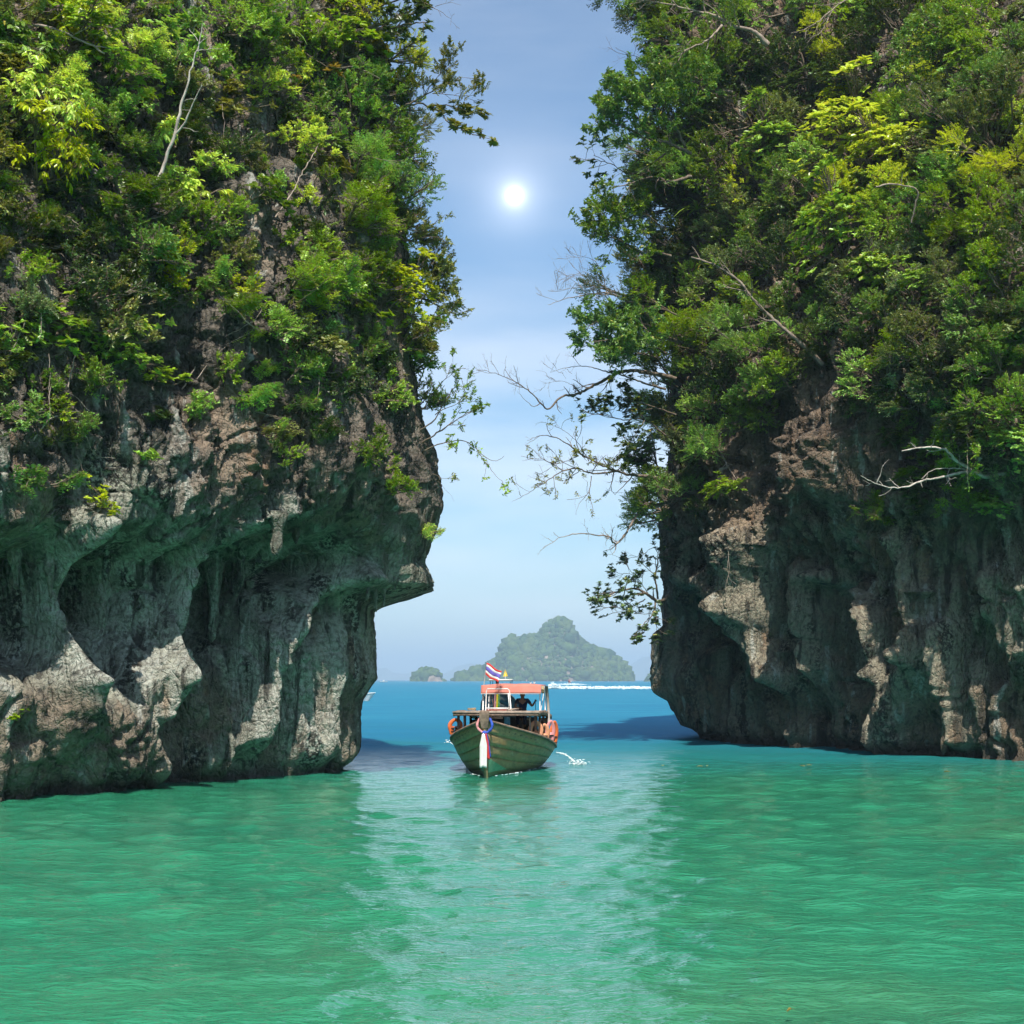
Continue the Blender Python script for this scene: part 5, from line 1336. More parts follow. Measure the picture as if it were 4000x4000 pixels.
M['deck_pale'] = mat_plain('sun_bleached_wood', (0.40, 0.31, 0.245), 0.75, 0.25, 7.0, 0.3, 0.3, (1, .3, 1))
M['post'] = mat_plain('red_brown_post_wood', (0.23, 0.115, 0.070), 0.65, 0.25, 6.0, 0.3)
M['canopy'] = mat_plain('faded_pink_canvas', (0.60, 0.205, 0.155), 0.8, 0.10, 2.0, 0.2)
M['white'] = mat_plain('white_paint', (0.78, 0.77, 0.74), 0.4, 0.06, 4.0, 0.5)
M['steel'] = mat_plain('white_tube', (0.72, 0.66, 0.62), 0.35, 0.12, 8.0, 0.5)
M['grey_pole'] = mat_plain('grey_pole', (0.36, 0.32, 0.28), 0.55, 0.2, 6.0, 0.4)
M['orange'] = mat_plain('orange_vest_cloth', (0.80, 0.17, 0.045), 0.7, 0.14, 5.0, 0.3)
M['peach'] = mat_plain('faded_orange_vest_cloth', (0.82, 0.36, 0.20), 0.7, 0.10, 5.0, 0.3)
M['pink'] = mat_plain('faded_pink_vest_cloth', (0.74, 0.30, 0.30), 0.7, 0.10, 5.0, 0.3)
M['black'] = mat_plain('black_strap', (0.02, 0.02, 0.02), 0.6, 0.1, 5.0, 0.3)
M['red'] = mat_plain('red_cloth', (0.66, 0.060, 0.050), 0.75, 0.12, 6.0, 0.2)
M['blue'] = mat_plain('blue_cloth', (0.045, 0.10, 0.48), 0.75, 0.12, 6.0, 0.2)
M['cloth_white'] = mat_plain('white_cloth', (0.80, 0.77, 0.73), 0.8, 0.06, 6.0, 0.2)
M['green_paint'] = mat_plain('pale_green_paint', (0.19, 0.42, 0.24), 0.5, 0.12, 6.0, 0.4)
M['yellow'] = mat_plain('yellow_cloth', (0.80, 0.58, 0.04), 0.8, 0.1, 5.0, 0.2)
M['green_cloth'] = mat_plain('green_cloth', (0.10, 0.42, 0.08), 0.8, 0.1, 5.0, 0.2)
M['skin'] = mat_plain('tanned_skin', (0.23, 0.115, 0.070), 0.55, 0.06, 6.0, 0.4)
M['navy'] = mat_plain('navy_shirt_cloth', (0.020, 0.026, 0.060), 0.85, 0.15, 8.0, 0.2)
M['hair'] = mat_plain('black_hair', (0.012, 0.010, 0.009), 0.5, 0.1, 20.0, 0.4)
M['rope'] = mat_plain('tan_rope', (0.46, 0.34, 0.20), 0.85, 0.2, 20.0, 0.2)
M['navy_paint'] = mat_plain('navy_hull_paint', (0.025, 0.06, 0.16), 0.35, 0.1, 4.0, 0.5)
M['glass_dark'] = mat_plain('dark_glass', (0.02, 0.03, 0.04), 0.1, 0.05, 4.0, 0.6)
M['blue_plastic'] = mat_plain('blue_plastic', (0.02, 0.09, 0.34), 0.4, 0.1, 4.0, 0.5)
def mat_foam():
    t = NT('white_foam')
    f = t.noise(3.0, 4, 0.7)
    return t.done(t.principled(t.mix(t.ramp(f, .3, .7), (0.86, 0.90, 0.90), (0.62, 0.78, 0.80)), 0.8, 0.2, t.bump(f, 0.8, 0.1)))
M['foam'] = mat_foam()

class Hull:
    def __init__(h, L, beam, sheer, keel=-0.45, rake=0.18):
        h.L, h.beam, h.sheer, h.k, h.rake = L, beam, sheer, keel, rake
    def b(h, y): return interp_profile(h.beam, y)
    def g(h, y): return interp_profile(h.sheer, y)
    def pt(h, y, v, side, out=0.0):
        y = np.asarray(y, float); v = np.asarray(v, float)
        g = h.g(y); k = h.k * (0.55 + 0.45 * sstep(0, 3, y)) + 0.35 * sstep(h.L - 2.5, h.L, y)
        z = k + (g - k) * v
        p = 0.92 - 0.56 * sstep(-0.2, 4.2, y)
        x = h.b(y) * np.maximum(v, 1e-4) ** p + out
        yy = y + (0.14 - h.rake * z) * np.clip(1 - y / 2.6, 0, 1)
        return np.stack(np.broadcast_arrays(side * x, yy, z), -1)

def hull_parts(root, h, n_strake, mat, rail_mat, name_plank='plank'):
    ys = np.concatenate([np.linspace(0, 1.2, 8)[:-1], np.linspace(1.2, h.L, 26)])
    vs = np.linspace(0.0, 1.0, n_strake + 1) ** 1.15
    for side in (-1, 1):
        for i in range(n_strake):
            v = np.linspace(vs[i], vs[i + 1] + (0.012 if i < n_strake - 1 else 0), 4)
            Y, Vv = np.meshgrid(ys, v, indexing='ij')
            lap = 0.016 * (1 - (Vv - vs[i]) / (vs[i + 1] - vs[i])) + 0.028
            A = h.pt(Y, Vv, side, lap); B = h.pt(Y, Vv, side, lap - 0.026)
            if side < 0: A, B = A[:, ::-1], B[:, ::-1]
            MB().solid(A[:, ::-1], B[:, ::-1]).build(name_plank, mat, root, smooth=False)
        # rail along the sheer
        m = MB()
        P = h.pt(ys, np.ones_like(ys), side, 0.03)
        T = norm(np.gradient(P, axis=0)); X = norm(np.cross(T, [0, 0, 1.0])) * side
        ring = lambda a, b_: P + X * a + np.array([0, 0, b_])
        A = np.stack([ring(-.075, .05), ring(.055, .05), ring(.055, -.035), ring(-.075, -.035), ring(-.075, .05)], 1)
        m.grid(A if side > 0 else A[:, ::-1]).build('gunwale', rail_mat, root)
    # transom
    v = np.linspace(0.02, 1, 8)
    Lp = h.pt(np.full(8, h.L), v, -1, .02); Rp = h.pt(np.full(8, h.L), v, 1, .02)
    G = np.stack([Lp, Rp], 1)
    MB().solid(G + [0, .03, 0], G - [0, .03, 0]).build('transom', mat, root)

def person(name, loc, rz, pose, shirt, trousers, label, scale=1.0, parent=None):
    """joints -> one continuous skinned body; shirt, trousers and hair as children"""
    root = empty(name, loc, rz); root.scale = (scale,) * 3
    J = {'pelvis': (0, 0, 0), 'waist': (0, .01, .16), 'chest': (0, .0, .36), 'neck': (0, .0, .53), 'skull': (0, -.015, .62), 'crown': (0, .0, .74)}
    J.update(pose)
    def skin(nm, edges, rad, mat, sub=2, rootj=None):
        names = []
        for a, b in edges:
            for q in (a, b):
                if q not in names: names.append(q)
        me = bpy.data.meshes.new(nm)
        me.from_pydata([J[q] for q in names], [(names.index(a), names.index(b)) for a, b in edges], [])
        me.materials.append(mat)
        o = link(nm, me, root)
        md = o.modifiers.new('skin', 'SKIN'); md.use_smooth_shade = True
        sv = me.skin_vertices[0].data
        for i, q in enumerate(names):
            r = rad[q]; sv[i].radius = r if isinstance(r, tuple) else (r, r)
            sv[i].use_root = (q == (rootj or names[0]))
        sd = o.modifiers.new('smooth', 'SUBSURF'); sd.levels = sd.render_levels = sub
        return o
    base = [('pelvis', 'waist'), ('waist', 'chest'), ('chest', 'neck'), ('neck', 'skull'), ('skull', 'crown')]
    arms = [(a + s, b + s) for s in 'LR' for a, b in (('shoulder', 'elbow'), ('elbow', 'wrist'), ('wrist', 'palm'))] + [('chest', 'shoulderL'), ('chest', 'shoulderR')]
    legs = [(a + s, b + s) for s in 'LR' for a, b in (('hip', 'knee'), ('knee', 'ankle'), ('ankle', 'toe'))] + [('pelvis', 'hipL'), ('pelvis', 'hipR')]
    rad = {'pelvis': (.15, .11), 'waist': (.135, .10), 'chest': (.165, .11), 'neck': .058, 'skull': (.085, .095), 'crown': (.070, .080)}
    for s in 'LR':
        rad.update({'shoulder' + s: .062, 'elbow' + s: .046, 'wrist' + s: .031, 'palm' + s: (.036, .022), 'hip' + s: .088, 'knee' + s: .062, 'ankle' + s: .042, 'toe' + s: .036})
    skin('body', base + arms + legs, rad, M['skin'])
    rs = {k: ((v[0] * 1.10, v[1] * 1.12) if isinstance(v, tuple) else v * 1.22) for k, v in rad.items()}
    J['collar'] = tuple(np.array(J['chest']) * .25 + np.array(J['neck']) * .75); rs['collar'] = (.088, .082)
    sh = [('pelvis', 'waist'), ('waist', 'chest'), ('chest', 'collar'), ('chest', 'shoulderL'), ('chest', 'shoulderR')]
    for s in 'LR':
        J['sleeve' + s] = tuple(np.array(J['shoulder' + s]) * .35 + np.array(J['elbow' + s]) * .65); rs['sleeve' + s] = .066
        sh.append(('shoulder' + s, 'sleeve' + s))
    skin('shirt', sh, rs, shirt)
    rt = dict(rs); rt['pelvis'] = (.165, .125)
    for s in 'LR': rt['hip' + s] = .105; rt['knee' + s] = .078; rt['ankle' + s] = .06
    skin('trousers', [('pelvis', 'hipL'), ('pelvis', 'hipR'), ('hipL', 'kneeL'), ('hipR', 'kneeR'), ('kneeL', 'ankleL'), ('kneeR', 'ankleR')], rt, trousers)
    c = np.array(J['skull']); t = np.array(J['crown'])
    m = MB(); m.ball((c + t) / 2 + [0, .022, .022], (.093, .102, .098), 14, 10); m.build('hair', M['hair'], root, smooth=True)
    MB().ball(c + [0, -.108, .012], (.014, .022, .022), 8, 6).build('nose', M['skin'], root, smooth=True)
    for s in (-1, 1):
        MB().ball(c + [s * .088, .0, .02], (.012, .022, .032), 8, 6).build('ear', M['skin'], root, smooth=True)
        MB().ball(c + [s * .034, -.094, .042], (.012, .008, .008), 8, 5).build('eye', M['hair'], root, smooth=True)
    MB().ball(c + [0, -.098, -.034], (.026, .008, .006), 8, 5).build('mouth', M['hair'], root, smooth=True)
    # five fingers on each hand, curled
    for s in 'LR':
        w, p = np.array(J['wrist' + s]), np.array(J['palm' + s])
        d = norm(p - w); sd = norm(np.cross(d, [0, 1.0, 0.2])); dn = np.cross(sd, d)
        paths = []
        for k, (o_, ln) in enumerate(((-.027, .066), (-.009, .078), (.009, .074), (.026, .058))):
            a = p + sd * o_ + d * .012
            b_ = a + d * ln * .5 - dn * .006; cc = b_ + d * ln * .25 - dn * ln * .35
            paths.append((np.array([a - d * .02, a, b_, cc]), np.array([.010, .0095, .009, .007])))
        a = p - sd * .032 - d * .02
        paths.append((np.array([a, a - sd * .026 + d * .02, a - sd * .026 + d * .05 - dn * .014]), np.array([.011, .010, .008])))
        for pth in paths:
            V, F = tubes([pth], 6)
            link('finger', mesh('finger', V, F, True, M['skin']), root)
    return tag(root, label, 'person')

STAND = {'shoulderL': (-.18, .0, .48), 'elbowL': (-.23, .02, .20), 'wristL': (-.22, -.06, -.04), 'palmL': (-.215, -.09, -.11), 'shoulderR': (.18, .0, .48), 'elbowR': (.23, .02, .20), 'wristR': (.22, -.06, -.04), 'palmR': (.215, -.09, -.11),
         'hipL': (-.095, 0, -.06), 'kneeL': (-.10, -.03, -.47), 'ankleL': (-.10, .0, -.87), 'toeL': (-.11, -.16, -.91), 'hipR': (.095, 0, -.06), 'kneeR': (.10, -.03, -.47), 'ankleR': (.10, .0, -.87), 'toeR': (.11, -.16, -.91)}
SIT = dict(STAND); SIT.update({'kneeL': (-.13, -.42, -.06), 'ankleL': (-.12, -.44, -.46), 'toeL': (-.12, -.58, -.50), 'kneeR': (.13, -.42, -.06), 'ankleR': (.12, -.44, -.46), 'toeR': (.12, -.58, -.50), 'wristL': (-.14, -.26, .06), 'palmL': (-.11, -.34, .05), 'wristR': (.14, -.26, .06), 'palmR': (.11, -.34, .05)})

# ---- the wooden tour boat in the channel
BOAT_A = math.radians(6.0)
BX, BY = -0.867, 49.1
boat = empty('longtail_boat', (BX, BY, 0.0), -BOAT_A)
tag(boat, 'wooden tour boat with carved bow, plank roof and pink canopy coming through the channel', 'boat')
def bw(x, y, z):
    """a point of the boat in the world"""
    c, s = math.cos(BOAT_A), math.sin(BOAT_A)
    return (BX + x * c + y * s, BY - x * s + y * c, z)
H1 = Hull(9.2, [(-.3, .05), (0, .07), (.4, .34), (1, .70), (2, 1.16), (3, 1.50), (4, 1.70), (5, 1.78), (6, 1.80), (7, 1.74), (8, 1.55), (9.2, 1.2)],
          [(0, 1.84), (.5, 1.72), (1, 1.60), (2, 1.41), (3, 1.24), (4, 1.09), (5, .94), (6, .80), (7, .68), (8, .62), (9.2, .66)])
hull_parts(boat, H1, 6, M['hull'], M['deck'])
# stem post and its broad head
m = MB()
zs = np.linspace(-.42, 1.95, 12)
m.tube(np.stack([0 * zs, 0.10 - 0.18 * zs, zs], -1), np.linspace(.075, .085, 12), 6)
m.build('stem', M['hull'], boat)
m = MB()
G = []
for z, w, d in ((1.62, .10, .10), (1.78, .13, .11), (1.95, .155, .12), (2.10, .165, .12), (2.17, .150, .11), (2.19, .11, .08)):
    yc = 0.10 - .18 * z
    G.append([(-w, yc - d, z), (w, yc - d, z), (w * .9, yc + d, z), (-w * .9, yc + d, z), (-w, yc - d, z)])
m.grid(np.array(G)); m.add([G[-1][k] for k in range(4)], [[0, 1, 2, 3]])
m.build('stem_head', M['deck'], boat)
# breast hook where the rails meet
MB().box((0, .16, 1.80), (.42, .34, .06)).build('breasthook', M['deck_pale'], boat)
# foredeck boards
for i in range(7):
    y0 = 0.55 + i * .36
    hb = float(H1.b(y0 + .17)) - .03; z = float(H1.g(y0 + .17)) - .14
    MB().box((0, y0 + .17, z), (2 * hb, .34, .04)).build('deck_board', M['deck'], boat)
# sole and inner shell so that the hull is not hollow to the water
ys = np.linspace(3.1, 9.0, 12)
G = np.stack([np.stack([-H1.b(ys) * .62, ys, 0 * ys + .22], -1), np.stack([H1.b(ys) * .62, ys, 0 * ys + .22], -1)], 1)
MB().solid(G[:, ::-1], G[:, ::-1] - [0, 0, .04]).build('sole', M['deck'], boat)
MB().box((0, 8.6, .75), (2.3, .06, 1.1)).build('added_bulkhead', M['hull'], boat)  # added to close the view through and darken the cabin
MB().box((-.80, 7.9, 1.05), (1.08, .05, 1.46)).build('added_cabin_panel', M['shade_dark'], boat)  # this and the next panels are added to make the cabin look dark
MB().box((.50, 7.9, 1.05), (1.05, .05, 1.46)).build('added_cabin_panel', M['shade_dark'], boat)
MB().box((1.20, 7.88, 1.25), (.30, .05, 1.0)).build('added_cabin_panel', M['deck'], boat)
MB().box((-1.30, 6.9, 1.20), (.05, 1.9, 1.0)).build('added_cabin_panel', M['shade_dark'], boat)
MB().box((-.1, 5.3, 1.30), (.62, .05, .55)).build('added_cabin_panel', M['shade_dark'], boat)
for y in (4.4, 5.6, 6.8):
    MB().box((0, y, .62), (2.5, .3, .05)).box((-1.0, y, .42), (.05, .26, .36)).box((1.0, y, .42), (.05, .26, .36)).build('thwart', M['deck'], boat)
def roof_z(y): return np.interp(y, [2.8, 4, 5.5, 7, 8.3, 8.8], [2.07, 2.085, 2.07, 1.98, 1.84, 1.83])
# roof of long planks, with a hatch for the helmsman
nP = 9; wP = 2.98 / nP
for i in range(nP):
    x0 = -1.49 + i * wP
    spans = [(2.92, 8.7)]
    if 5 <= i <= 7: spans = [(2.92, 5.62), (6.42, 8.7)]
    for a, b_ in spans:
        y = np.linspace(a, b_, 9)
        z = roof_z(y) + 0.006 * ((i * 7) % 3)
        T = np.stack([np.stack([0 * y + x0 + .006, y, z], -1), np.stack([0 * y + x0 + wP - .006, y, z], -1)], 1)
        MB().solid(T[:, ::-1], T[:, ::-1] - [0, 0, .03]).build('roof_plank', M['deck_pale'], boat)
MB().bar((-1.52, 2.88, 2.06), (1.52, 2.88, 2.06), .05, .075).build('fascia_board', M['deck_pale'], boat)
MB().bar((-1.49, 2.90, 1.975), (1.49, 2.90, 1.975), .05, .07).build('fascia_board', M['deck'], boat)
for s in (-1, 1):
    y = np.linspace(2.9, 8.75, 12)
    z = roof_z(y)
    A = np.stack([np.stack([0 * y + s * 1.505, y, z + .02], -1), np.stack([0 * y + s * 1.505, y, z - .15], -1)], 1)
    B = A - [s * .035, 0, 0]
    (MB().solid(A, B) if s > 0 else MB().solid(B, A)).build('fascia_board', M['deck'], boat)
    for k, y in enumerate((3.25, 4.9, 6.5, 8.1)):
        zt = float(roof_z(y)) - .06; zb = float(H1.g(y)) - .05
        MB().bar((s * 1.36, y, zb), (s * 1.36, y, zt), .085, .085, (0, 1, 0)).build('roof_post', M['post'], boat)
    MB().bar((s * 1.16, 3.30, 1.0), (s * 1.16, 3.30, 2.02), .06, .06, (0, 1, 0)).build('roof_post', M['post'] if s < 0 else M['deck_pale'], boat)
for y in (3.2, 4.2, 5.2, 6.6, 7.6):
    z = float(roof_z(y)) - .075
    MB().bar((-1.44, y, z), (1.44, y, z), .05, .08).build('roof_beam', M['deck'], boat)
MB().box((.02, 3.05, 1.90), (.42, .03, .13)).build('name_board', M['deck_pale'], boat)
# pale painted triangle low on the bow, lying on the planks
def bow_patch(side):
    n = 12
    u = np.linspace(0, 1, n)
    y = 0.02 + u * (1.15 if side < 0 else 1.75)
    top = 0.66 - 0.50 * u ** 0.8; bot = 0.13 + 0.02 * u + 0 * u
    rows = []
    for f in np.linspace(0, 1, 4):
        z = bot + (top - bot) * f
        g = H1.g(y); k = H1.k * (0.55 + 0.45 * sstep(0, 3, y))
        v = (z - k) / (g - k)
        rows.append(H1.pt(y, v, side, 0.050))
    G = np.stack(rows, 1)
    if side > 0: G = G[:, ::-1]
    return MB().grid(G).build('painted_panel', M['green_paint'], boat, smooth=True)
bow_patch(-1); bow_patch(1)
# garland knotted round the stem, with three hanging cloths
def loop(z, rx, ry, tilt, r, mat, nm, parent, ph=0.0):
    a = np.linspace(0, 2 * PI, 26)
    P = np.stack([rx * np.cos(a), 0.10 - .18 * z + ry * np.sin(a) - .02, z + tilt * np.sin(a) - .10 * np.abs(np.cos(a)) ** 0.0 + .16 * np.cos(a) ** 2], -1)
    return MB().tube(P, r * (1 + .15 * np.sin(a * 5 + ph)), 8, False).build(nm, mat, parent, smooth=True)
gar = empty('bow_garland', bw(0, 0, 0), -BOAT_A)
tag(gar, 'red, white and blue cloths knotted round the bow of the wooden boat', 'garland')
def half_loop(sgn, mat):
    t = np.linspace(0, 1, 14)
    P = np.stack([sgn * (.15 + .15 * np.sin(t * PI * .62) - .20 * t ** 3), -.22 - .05 * np.sin(t * PI), 1.94 - .46 * t], -1)
    MB().tube(P,   .045 * (1 + .12 * np.sin(t * 17)), 8).build('scarf', mat, gar, smooth=True)
half_loop(-1, M['pink']); half_loop(1, M['blue'])
MB().ball((0.0, -.29, 1.46), (.085, .07, .075), 12, 8).build('knot', M['blue'], gar, smooth=True)
def hang(x0, x1, z0, z1, mat, y, ph):
    nx, nz = 9, 16
    u = np.linspace(0, 1, nx); v = np.linspace(0, 1, nz)
    U, Vv = np.meshgrid(u, v, indexing='ij')
    w = 0.35 + 0.65 * np.clip(Vv * 3, 0, 1)
    xm = (x0 + x1) / 2
    X = xm * (0.5 + .5 * Vv) + (U - .5) * (x1 - x0) * w
    Yy = y + .016 * np.sin(U * 14 + ph + Vv * 2) - .05 * (1 - Vv) + .10 * Vv * 0.6
    Z = z0 + (z1 - z0) * Vv - .02 * np.sin(U * 9 + ph)
    A = np.stack([X, Yy, Z], -1)
    MB().solid(A, A + [0, .008, 0]).build('hanging_cloth', mat, gar, smooth=True)
hang(-.17, .07, 1.44, .33, M['cloth_white'], -.34, 0.0)
hang(.05, .17, 1.44, .60, M['red'], -.32, 1.0)
hang(.15, .21, 1.42, .66, M['blue'], -.30, 2.0)
# canvas canopy on the roof
can = boat
cx0, cx1, cy0, cy1 = -.72, 1.36, 5.0, 7.3
for x, y in ((cx0, cy0), (cx1, cy0), (cx0, cy1), (cx1, cy1)):
    MB().tube([(x, y, float(roof_z(y)) - .02), (x, y, 2.98)], .020, 8).build('canopy_pole', M['steel'], boat, smooth=True)
MB().tube([(cx1 + .16, 7.0, 1.62), (cx1 + .13, 7.05, 2.3), (cx1 + .08, 7.0, 2.96)], .055, 8).build('canopy_pole', M['grey_pole'], boat, smooth=True)
MB().tube([(cx1 + .03, 5.0, 2.05), (cx1 + .10, 5.8, 2.9)], .014, 6).build('canopy_stay', M['steel'], boat)
nx, ny = 22, 12
U, Vv = np.meshgrid(np.linspace(0, 1, nx), np.linspace(0, 1, ny), indexing='ij')
Xc = cx0 - .04 + U * (cx1 - cx0 + .08); Yc = cy0 - .05 + Vv * (cy1 - cy0 + .1)
Zc = 3.0 + .05 * np.sin(U * PI) * np.sin(Vv * PI) + .03 * np.abs(np.sin(U * PI * 2)) - .02 * (1 - Vv)
T = np.stack([Xc, Yc, Zc], -1)
MB().solid(T[:, ::-1], T[:, ::-1] - [0, 0, .01]).build('canopy', M['canopy'], boat, smooth=True)
v = np.linspace(0, 1, 6)
U, Vv = np.meshgrid(np.linspace(0, 1, nx), v, indexing='ij')
F_ = np.stack([cx0 - .05 + U * (cx1 - cx0 + .10), cy0 - .065 - .10 * Vv - .012 * np.sin(U * 19) * Vv, 3.0 + .03 * np.abs(np.sin(U * PI * 2)) - Vv * (.31 + .012 * np.sin(U * 11))], -1)
MB().solid(F_[:, ::-1], F_[:, ::-1] + [0, .008, 0]).build('canopy_valance', M['canopy'], boat, smooth=True)
MB().tube([(cx0 - .05, cy0 - .17, 2.69), (cx1 + .05, cy0 - .17, 2.69)], .013, 6).build('canopy_hem', M['steel'], boat)
for k in range(3):
    a = np.linspace(0, 2 * PI, 18)
    MB().tube(np.stack([cx1 + .08 + .03 * k + 0 * a, cy0 - .05 + .09 * np.cos(a), 2.84 + .12 * np.sin(a)], -1), .020, 6, False).build('rope_coil', M['rope'], boat, smooth=True)
# white tube frame in front of the helm
fr = [(-.56, 4.55, 2.08), (-.53, 4.55, 2.80), (-.48, 4.55, 2.87), (.24, 4.55, 2.87), (.30, 4.55, 2.80), (.36, 4.55, 2.08)]
MB().tube(fr, .022, 8).build('tube_frame', M['steel'], boat, smooth=True)
MB().tube([(-.50, 4.9, 2.08), (-.47, 4.9, 2.70), (.22, 4.9, 2.70), (.26, 4.9, 2.08)], .022, 8).build('tube_frame', M['steel'], boat, smooth=True)
MB().bar((-.56, 4.55, 2.17), (.36, 4.55, 2.17), .03, .05).build('frame_rail', M['white'], boat)
MB().bar((-.52, 4.5, 2.11), (.36, 4.5, 2.11), .03, .035).build('frame_rail', M['canopy'], boat)
MB().bar((.31, 4.52, 2.10), (.26, 4.52, 2.72), .05, .03).build('frame_rail', M['white'], boat)
MB().bar((-.30, 4.95, 2.10), (-.40, 4.95, 2.70), .03, .03).build('frame_rail', M['post'], boat)
# bits on the roof
MB().bar((.30, 4.0, 2.13), (.62, 4.5, 2.16), .09, .05).build('loose_plank', M['deck_pale'], boat)
a = np.linspace(0, 4 * PI, 40)
MB().tube(np.stack([-.95 + .14 * np.cos(a), 3.7 + .12 * np.sin(a), 2.12 + .012 * a / 2], -1), .016, 6).build('rope_coil', M['rope'], boat, smooth=True)
# flag on its staff
fl = empty('flag', bw(-.70, 5.0, 3.0), -BOAT_A)
tag(fl, 'red, white and blue striped flag on a slanting staff above the pink canopy', 'flag')
MB().tube([(0.0, 0, -.9), (.02, 0, 0.0), (.115, 0, .83)], .013, 8).build('staff', M['steel'], fl, smooth=True)
bands = [(0, 1/6, 'red'), (1/6, 1/3, 'cloth_white'), (1/3, 2/3, 'flag_blue'), (2/3, 5/6, 'cloth_white'), (5/6, 1, 'red')]
M['flag_blue'] = mat_plain('violet_blue_cloth', (0.16, 0.13, 0.48), 0.8, 0.1, 5.0, 0.2)
for a0, a1, mt in bands:
    U, Vv = np.meshgrid(np.linspace(0, 1, 18), np.linspace(a0, a1, 4), indexing='ij')
    X = .112 - .045 * Vv + U * (.56 - .08 * Vv); Z = .82 - Vv * .44 - U * (.33 - .03 * Vv) + .025 * np.sin(U * 7 + Vv * 2)
    Yy = .05 * np.sin(U * 8.5 + Vv * 2.0) * U
    A = np.stack([X, Yy, Z], -1)
    MB().solid(A, A + [0, .006, 0]).build('stripe', M[mt], fl, smooth=True)
# the helmsman in the hatch
hp = dict(SIT); hp.update({'shoulderL': (-.19, .0, .47), 'elbowL': (-.27, -.08, .22), 'wristL': (-.10, -.20, .16), 'palmL': (-.03, -.24, .16),
                           'shoulderR': (.19, .0, .47), 'elbowR': (.36, -.06, .24), 'wristR': (.47, -.18, .40), 'palmR': (.50, -.23, .455)})
person('person', bw(.62, 6.12, 1.98), -BOAT_A, hp, M['navy'], M['navy'], 'person in a dark navy shirt steering under the pink canopy')
MB().box((.62, 6.2, 1.74), (.5, .4, .05)).bar((.62, 6.2, .25), (.62, 6.2, 1.72), .08, .08, (0, 1, 0)).build('helm_seat', M['deck'], boat)
MB().tube([(1.13, 5.86, 1.95), (1.12, 5.88, 2.3), (1.11, 5.88, 2.46)], .012, 6).build('tiller_rod', M['black'], boat)
# cargo under the roof
co = MB(); co.box((0, 0, .22), (.62, .42, .40)); cb = co.build('cooler_box', M['blue_plastic'], None, loc=bw(.25, 6.9, .66)); cb.rotation_euler = (0, 0, -BOAT_A)
MB().box((0, 0, .455), (.65, .45, .06)).build('lid', M['white'], cb)
tag(cb, 'blue cool box in the shade under the boat roof', 'cool box')
# life jackets hung along the roof edge
def life_jacket(loc, rz, rx, mat, label, w=.40, h=.62):
    o = empty('life_jacket', loc, rz); o.rotation_euler = (rx, 0, rz)
    t = np.linspace(0, 1, 20)
    ang_ = np.interp(t, [0, 1], [-.35, PI + .35])
    P = np.stack([w * .5 * np.cos(ang_) * (1 + .12 * np.cos(2 * ang_)), 0 * t, -h * .42 + h * .42 * np.sin(ang_) * 1.0], -1)
    P = np.concatenate([[[w * .30, 0, -h]], P, [[-w * .30, 0, -h]]])
    m = MB()
    n, sg_ = len(P), 8
    T = norm(np.gradient(P, axis=0)); Bn = np.array([0, 1.0, 0]); A = norm(np.cross(T, Bn))
    a = np.arange(sg_ + 1) / sg_ * 2 * PI
    wide = np.interp(np.linspace(0, 1, n), [0, .2, .5, .8, 1], [.095, .085, .055, .085, .095])
    G = P[:, None] + A[:, None] * (np.cos(a)[None, :, None] * wide[:, None, None]) + Bn * (np.sin(a) * .035)[None, :, None]
    m.grid(G); m.build('foam_collar', mat, o, smooth=True)
    for s in (-1, 1):
        MB().box((s * .10, .045, -h * .72), (.15, .05, h * .5)).build('foam_panel', mat, o)
    for z in (-.58, -.80):
        MB().box((0, -.002, h * z), (w * .92, .105, .026)).build('strap', M['black'], o)
    MB().box((0, -.056, h * -.58), (.05, .015, .045)).build('buckle', M['black'], o)
    return tag(o, label, 'life jacket', 'life jackets hung on the wooden boat')
life_jacket(bw(-1.52, 3.65, 1.78), .5, .10, M['orange'], 'orange life jacket alone on the shaded side of the wooden boat', .38, .50)
life_jacket(bw(1.30, 4.0, 1.70), .2, .12, M['peach'], 'faded orange life jacket hanging open, nearest the bow', .36, .74)
life_jacket(bw(1.50, 5.2, 1.56), .5, .10, M['peach'], 'faded life jacket second from the bow on the sunny side', .30, .68)
life_jacket(bw(1.66, 6.2, 1.66), .7, .08, M['pink'], 'faded pink life jacket between orange ones', .30, .88)
life_jacket(bw(1.74, 6.9, 1.62), .9, .06, M['orange'], 'bright orange life jacket with black straps, nearest the stern', .34, .95)
# bilge water thrown from the side, falling into a splash
t = np.linspace(0, 1, 18)
x0, y0_, z0 = bw(1.80, 7.1, .46)
P = np.stack([x0 + .74 * t, y0_ - .1 * t, z0 + .04 * t - .46 * t ** 2], -1)
jet = MB().tube(P, .016 + .016 * t + .006 * np.sin(t * 40), 7).build('bilge_jet', M['foam'], smooth=True)
tag(jet, 'thin arc of bilge water pouring from the wooden boat', 'water jet', kind='stuff')
def foam_patch(name, pts, label, cat='foam'):
    rng = np.random.default_rng(len(pts))
    v, f = ico(0)
    V = (pts[:, None, :3] + v[None] * (1 + .3 * rng.normal(size=(len(pts), len(v), 1))) * pts[:, None, 3:4] * np.array([1.6, 1, .6])).reshape(-1, 3)
    F = (f[None] + (np.arange(len(pts)) * len(v))[:, None, None]).reshape(-1, 3)
    return tag(link(name, mesh(name, V, F, True, M['foam'])), label, cat, kind='stuff')
rng = np.random.default_rng(9)
n = 130
dr = rng.integers(0, 18, 70)
jp = np.concatenate([P[dr] + rng.normal(0, .035, (70, 3)), rng.uniform(.006, .016, (70, 1))], 1)
